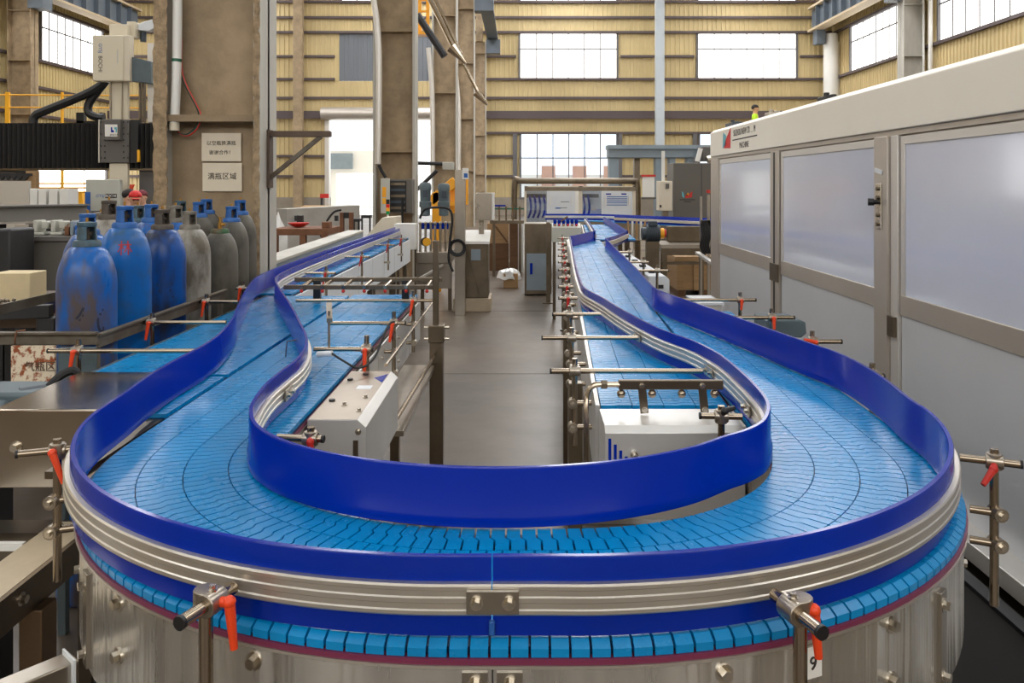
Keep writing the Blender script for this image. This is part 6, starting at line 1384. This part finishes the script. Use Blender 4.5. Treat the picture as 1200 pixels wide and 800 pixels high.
# ================================================================ PEOPLE
def skin_mesh(J, E, sub=2):
    names = list(J); idx = {n: i for i, n in enumerate(names)}
    me = bpy.data.meshes.new('b'); me.from_pydata([J[n][0] for n in names], [(idx[a], idx[b]) for a, b in E], [])
    o = bpy.data.objects.new('b', me); COL.objects.link(o); o.modifiers.new('s', 'SKIN')
    sv = me.skin_vertices[0].data
    for i, n in enumerate(names):
        r = J[n][1]; sv[i].radius = r if isinstance(r, tuple) else (r, r); sv[i].use_root = (i == 0)
    m = o.modifiers.new('u', 'SUBSURF'); m.levels = sub; m.render_levels = sub
    dg = bpy.context.evaluated_depsgraph_get(); dg.update(); r = bpy.data.meshes.new_from_object(o.evaluated_get(dg))
    COL.objects.unlink(o); bpy.data.objects.remove(o); return r
def person(label, loc, rz, top_m, hat_m, lean=0.0, hgt=1.7, hair=True, look=0.0):
    k = hgt / 1.72; t = bpy.data.objects.new('person', None); COL.objects.link(t); t.location = loc; t.rotation_euler = (0, 0, rz); WL[t] = Vector((0, 0, 0)); tag(t, label, 'person')
    c, s = math.cos(lean), math.sin(lean)
    def up(p):      # torso lean about the hips, forward is -y
        x, y, z = p; z -= .92; return Vector((x, y * c - z * s, y * s + z * c + .92)) * k
    def lo(p): return Vector(p) * k
    J = {'pelvis': (lo((0, 0, .95)), (.13, .1)), 'waist': (up((0, 0, 1.08)), (.125, .09)), 'chest': (up((0, 0, 1.30)), (.175, .115)), 'neckb': (up((0, .01, 1.44)), (.095, .075)), 'neck': (up((0, 0, 1.50)), .058), 'jaw': (up((0, -.015, 1.555)), (.07, .085)), 'skull': (up((0, 0, 1.63)), (.088, .106)), 'crown': (up((0, .005, 1.69)), (.065, .078))}
    E = [('pelvis', 'waist'), ('waist', 'chest'), ('chest', 'neckb'), ('neckb', 'neck'), ('neck', 'jaw'), ('jaw', 'skull'), ('skull', 'crown')]
    for q, sx in (('l', 1), ('r', -1)):
        fa = .22 + .1 * (sx > 0)
        J.update({'sh' + q: (up((.19 * sx, 0, 1.40)), .066), 'el' + q: (up((.235 * sx, -.02, 1.12)), .044), 'wr' + q: (up((.17 * sx, -fa, 1.02)), .03), 'ha' + q: (up((.15 * sx, -fa - .08, 1.0)), (.018, .036)),
                  'hi' + q: (lo((.095 * sx, 0, .88)), .085), 'kn' + q: (lo((.105 * sx, -.02, .49)), .056), 'an' + q: (lo((.105 * sx, .02, .09)), .04), 'to' + q: (lo((.115 * sx, -.13, .035)), (.04, .03))})
        E += [('chest', 'sh' + q), ('sh' + q, 'el' + q), ('el' + q, 'wr' + q), ('wr' + q, 'ha' + q), ('pelvis', 'hi' + q), ('hi' + q, 'kn' + q), ('kn' + q, 'an' + q), ('an' + q, 'to' + q)]
    me = skin_mesh(J, E)
    # fingers, nose, ears go into the same body mesh
    b = MB()
    b.add([v.co.copy() for v in me.vertices], [tuple(p.vertices) for p in me.polygons])
    for sx in (1, -1):
        fa = .22 + .1 * (sx > 0)
        for i, (dx, L) in enumerate(((-.027, .062), (-.009, .075), (.009, .08), (.027, .068))):
            p0 = (.15 * sx + dx, -fa - .09, 1.0); b.tube([up(p0), up((p0[0], p0[1] - L * .55, p0[2] - .012)), up((p0[0], p0[1] - L * .9, p0[2] - .04))], [.0095 * k, .009 * k, .007 * k], 6)
        p0 = (.15 * sx - .034 * sx, -fa - .05, 1.0); b.tube([up(p0), up((p0[0] - .02 * sx, p0[1] - .025, .99)), up((p0[0] - .025 * sx, p0[1] - .05, .975))], [.011 * k, .0095 * k, .008 * k], 6)
        e = up((.079 * sx, .01, 1.605)); b.ball(e, .022 * k, 5, (.5, .8, 1.2))
    n = up((0, -.098, 1.60)); b.ball(n, .015 * k, 5, (.8, 1, 1.4)); m_ = up((0, -.083, 1.555)); b.ball(m_, .018 * k, 5, (1.3, .5, .35))
    b.build('body', 'skin', t, angle=180)
    for sx in (1, -1):
        q = MB(); q.ball(up((.032 * sx, -.090, 1.635)), .011 * k, 5); q.build('eye', 'black', t)
    def garment(name, keys, edges, grow, m):
        JJ = {a: (J[a][0], tuple(x + grow for x in J[a][1]) if isinstance(J[a][1], tuple) else J[a][1] + grow) for a in keys}
        for a in list(JJ):
            if a.startswith('wr') and name != 'trousers': JJ[a] = (JJ[a][0].lerp(J['el' + a[2]][0], .25), JJ[a][1])
        mm = skin_mesh(JJ, edges); g = MB(); g.add([v.co.copy() for v in mm.vertices], [tuple(p.vertices) for p in mm.polygons]); g.build(name, m, t, angle=180)
    garment('shirt', ['pelvis', 'waist', 'chest', 'neckb', 'shl', 'ell', 'wrl', 'shr', 'elr', 'wrr'], [('pelvis', 'waist'), ('waist', 'chest'), ('chest', 'neckb'), ('chest', 'shl'), ('shl', 'ell'), ('ell', 'wrl'), ('chest', 'shr'), ('shr', 'elr'), ('elr', 'wrr')], .014, top_m)
    garment('trousers', ['pelvis', 'hil', 'knl', 'anl', 'hir', 'knr', 'anr'], [('pelvis', 'hil'), ('hil', 'knl'), ('knl', 'anl'), ('pelvis', 'hir'), ('hir', 'knr'), ('knr', 'anr')], .016, 'trousers')
    for sx in (1, -1):
        q = MB(); q.ball(lo((.115 * sx, -.06, .045)), .06 * k, 8, (.75, 1.9, .75)); q.build('shoe', 'black', t)
    hc = up((0, .008, 1.655))
    q = MB(); q.ball(hc, .104 * k, 10, (.86, 1.02, .85))
    bm_v = q.v; cut = up((0, 0, 1.645)).z
    q.v = [Vector((v.x, v.y, max(v.z, cut - (.05 * k if v.y > hc.y + .02 else 0)))) for v in bm_v]; q.build('hair' if hat_m == 'hair' else 'cap', hat_m, t, angle=180)
    if hat_m != 'hair':
        q = MB(); q.ball(up((0, -.105, 1.655)), .06 * k, 8, (1.1, .9, .16)); q.build('cap_peak', hat_m, t, angle=180)
    return t
def people(px_, py_, pz_):
    person('person in a pale blue shirt, leftmost of the group behind the gas cylinders', (-6.07, 12.5, 0), 1.9, 'shirt', 'hair', .15, 1.68)
    person('person in a pale blue shirt and bright red cap leaning forward behind the gas cylinders', (-5.60, 11.9, 0), .5, 'shirt', 'capred', .35, 1.70)
    person('person in a pale blue shirt and dark maroon cap standing nearest the concrete column', (-6.12, 13.35, 0), -.15, 'shirt', 'capmar', .1, 1.66)
    person('person in a yellow-green safety vest standing far behind the white machine', (px_, py_, pz_), 1.25, 'hivis', 'hair', .0, 1.72)
setup_materials()
M['topplate'] = mat('brushed_top', (176, 164, 150), .34, .9, var=.12, scale=4, rvar=.08)
M['sheetplinth'] = mat('plinth_beige', (184, 166, 142), .6, var=.2, scale=4)
M['plate_pale'] = mat('pale_grey_enamel', (188, 188, 178), .5, var=.05, scale=3)
M['paleblue'] = mat('pale_blue_paint', (186, 194, 200), .5, var=.08, scale=1)
M['shutter'] = mat('grey_shutter', (112, 116, 122), .5)
M['rackbrown'] = mat('brown_steel', (92, 74, 60), .6, .1, var=.3, scale=6)
M['sheetbeige'] = mat('dusty_sheet', (206, 190, 162), .45, .3, var=.2, scale=5)
M['brownpost'] = mat('brown_reflecting_steel', (122, 100, 78), .35, .8, var=.2, scale=3)
M['girderweb'] = mat('girder_grey', (124, 122, 118), .55, var=.15, scale=2)
M['inkgrey'] = mat('grey_ink', (96, 90, 88), .6)
M['navybox'] = mat('navy_plastic', (34, 40, 84), .5)
M['cardpale'] = mat('pale_carton', (214, 196, 156), .7, var=.1, scale=6)
M['trunk'] = mat('dark_trunking', (26, 21, 18), .7, spec=.2, var=.2, scale=3, stretch=(1, .2, 1))  # dark colour standing in for shade on the floor
hall(); world_and_camera(); conveyors(); rails(); clamps(); aisle(); far_right(); white_machine(); cylinders()
people(*left_background())
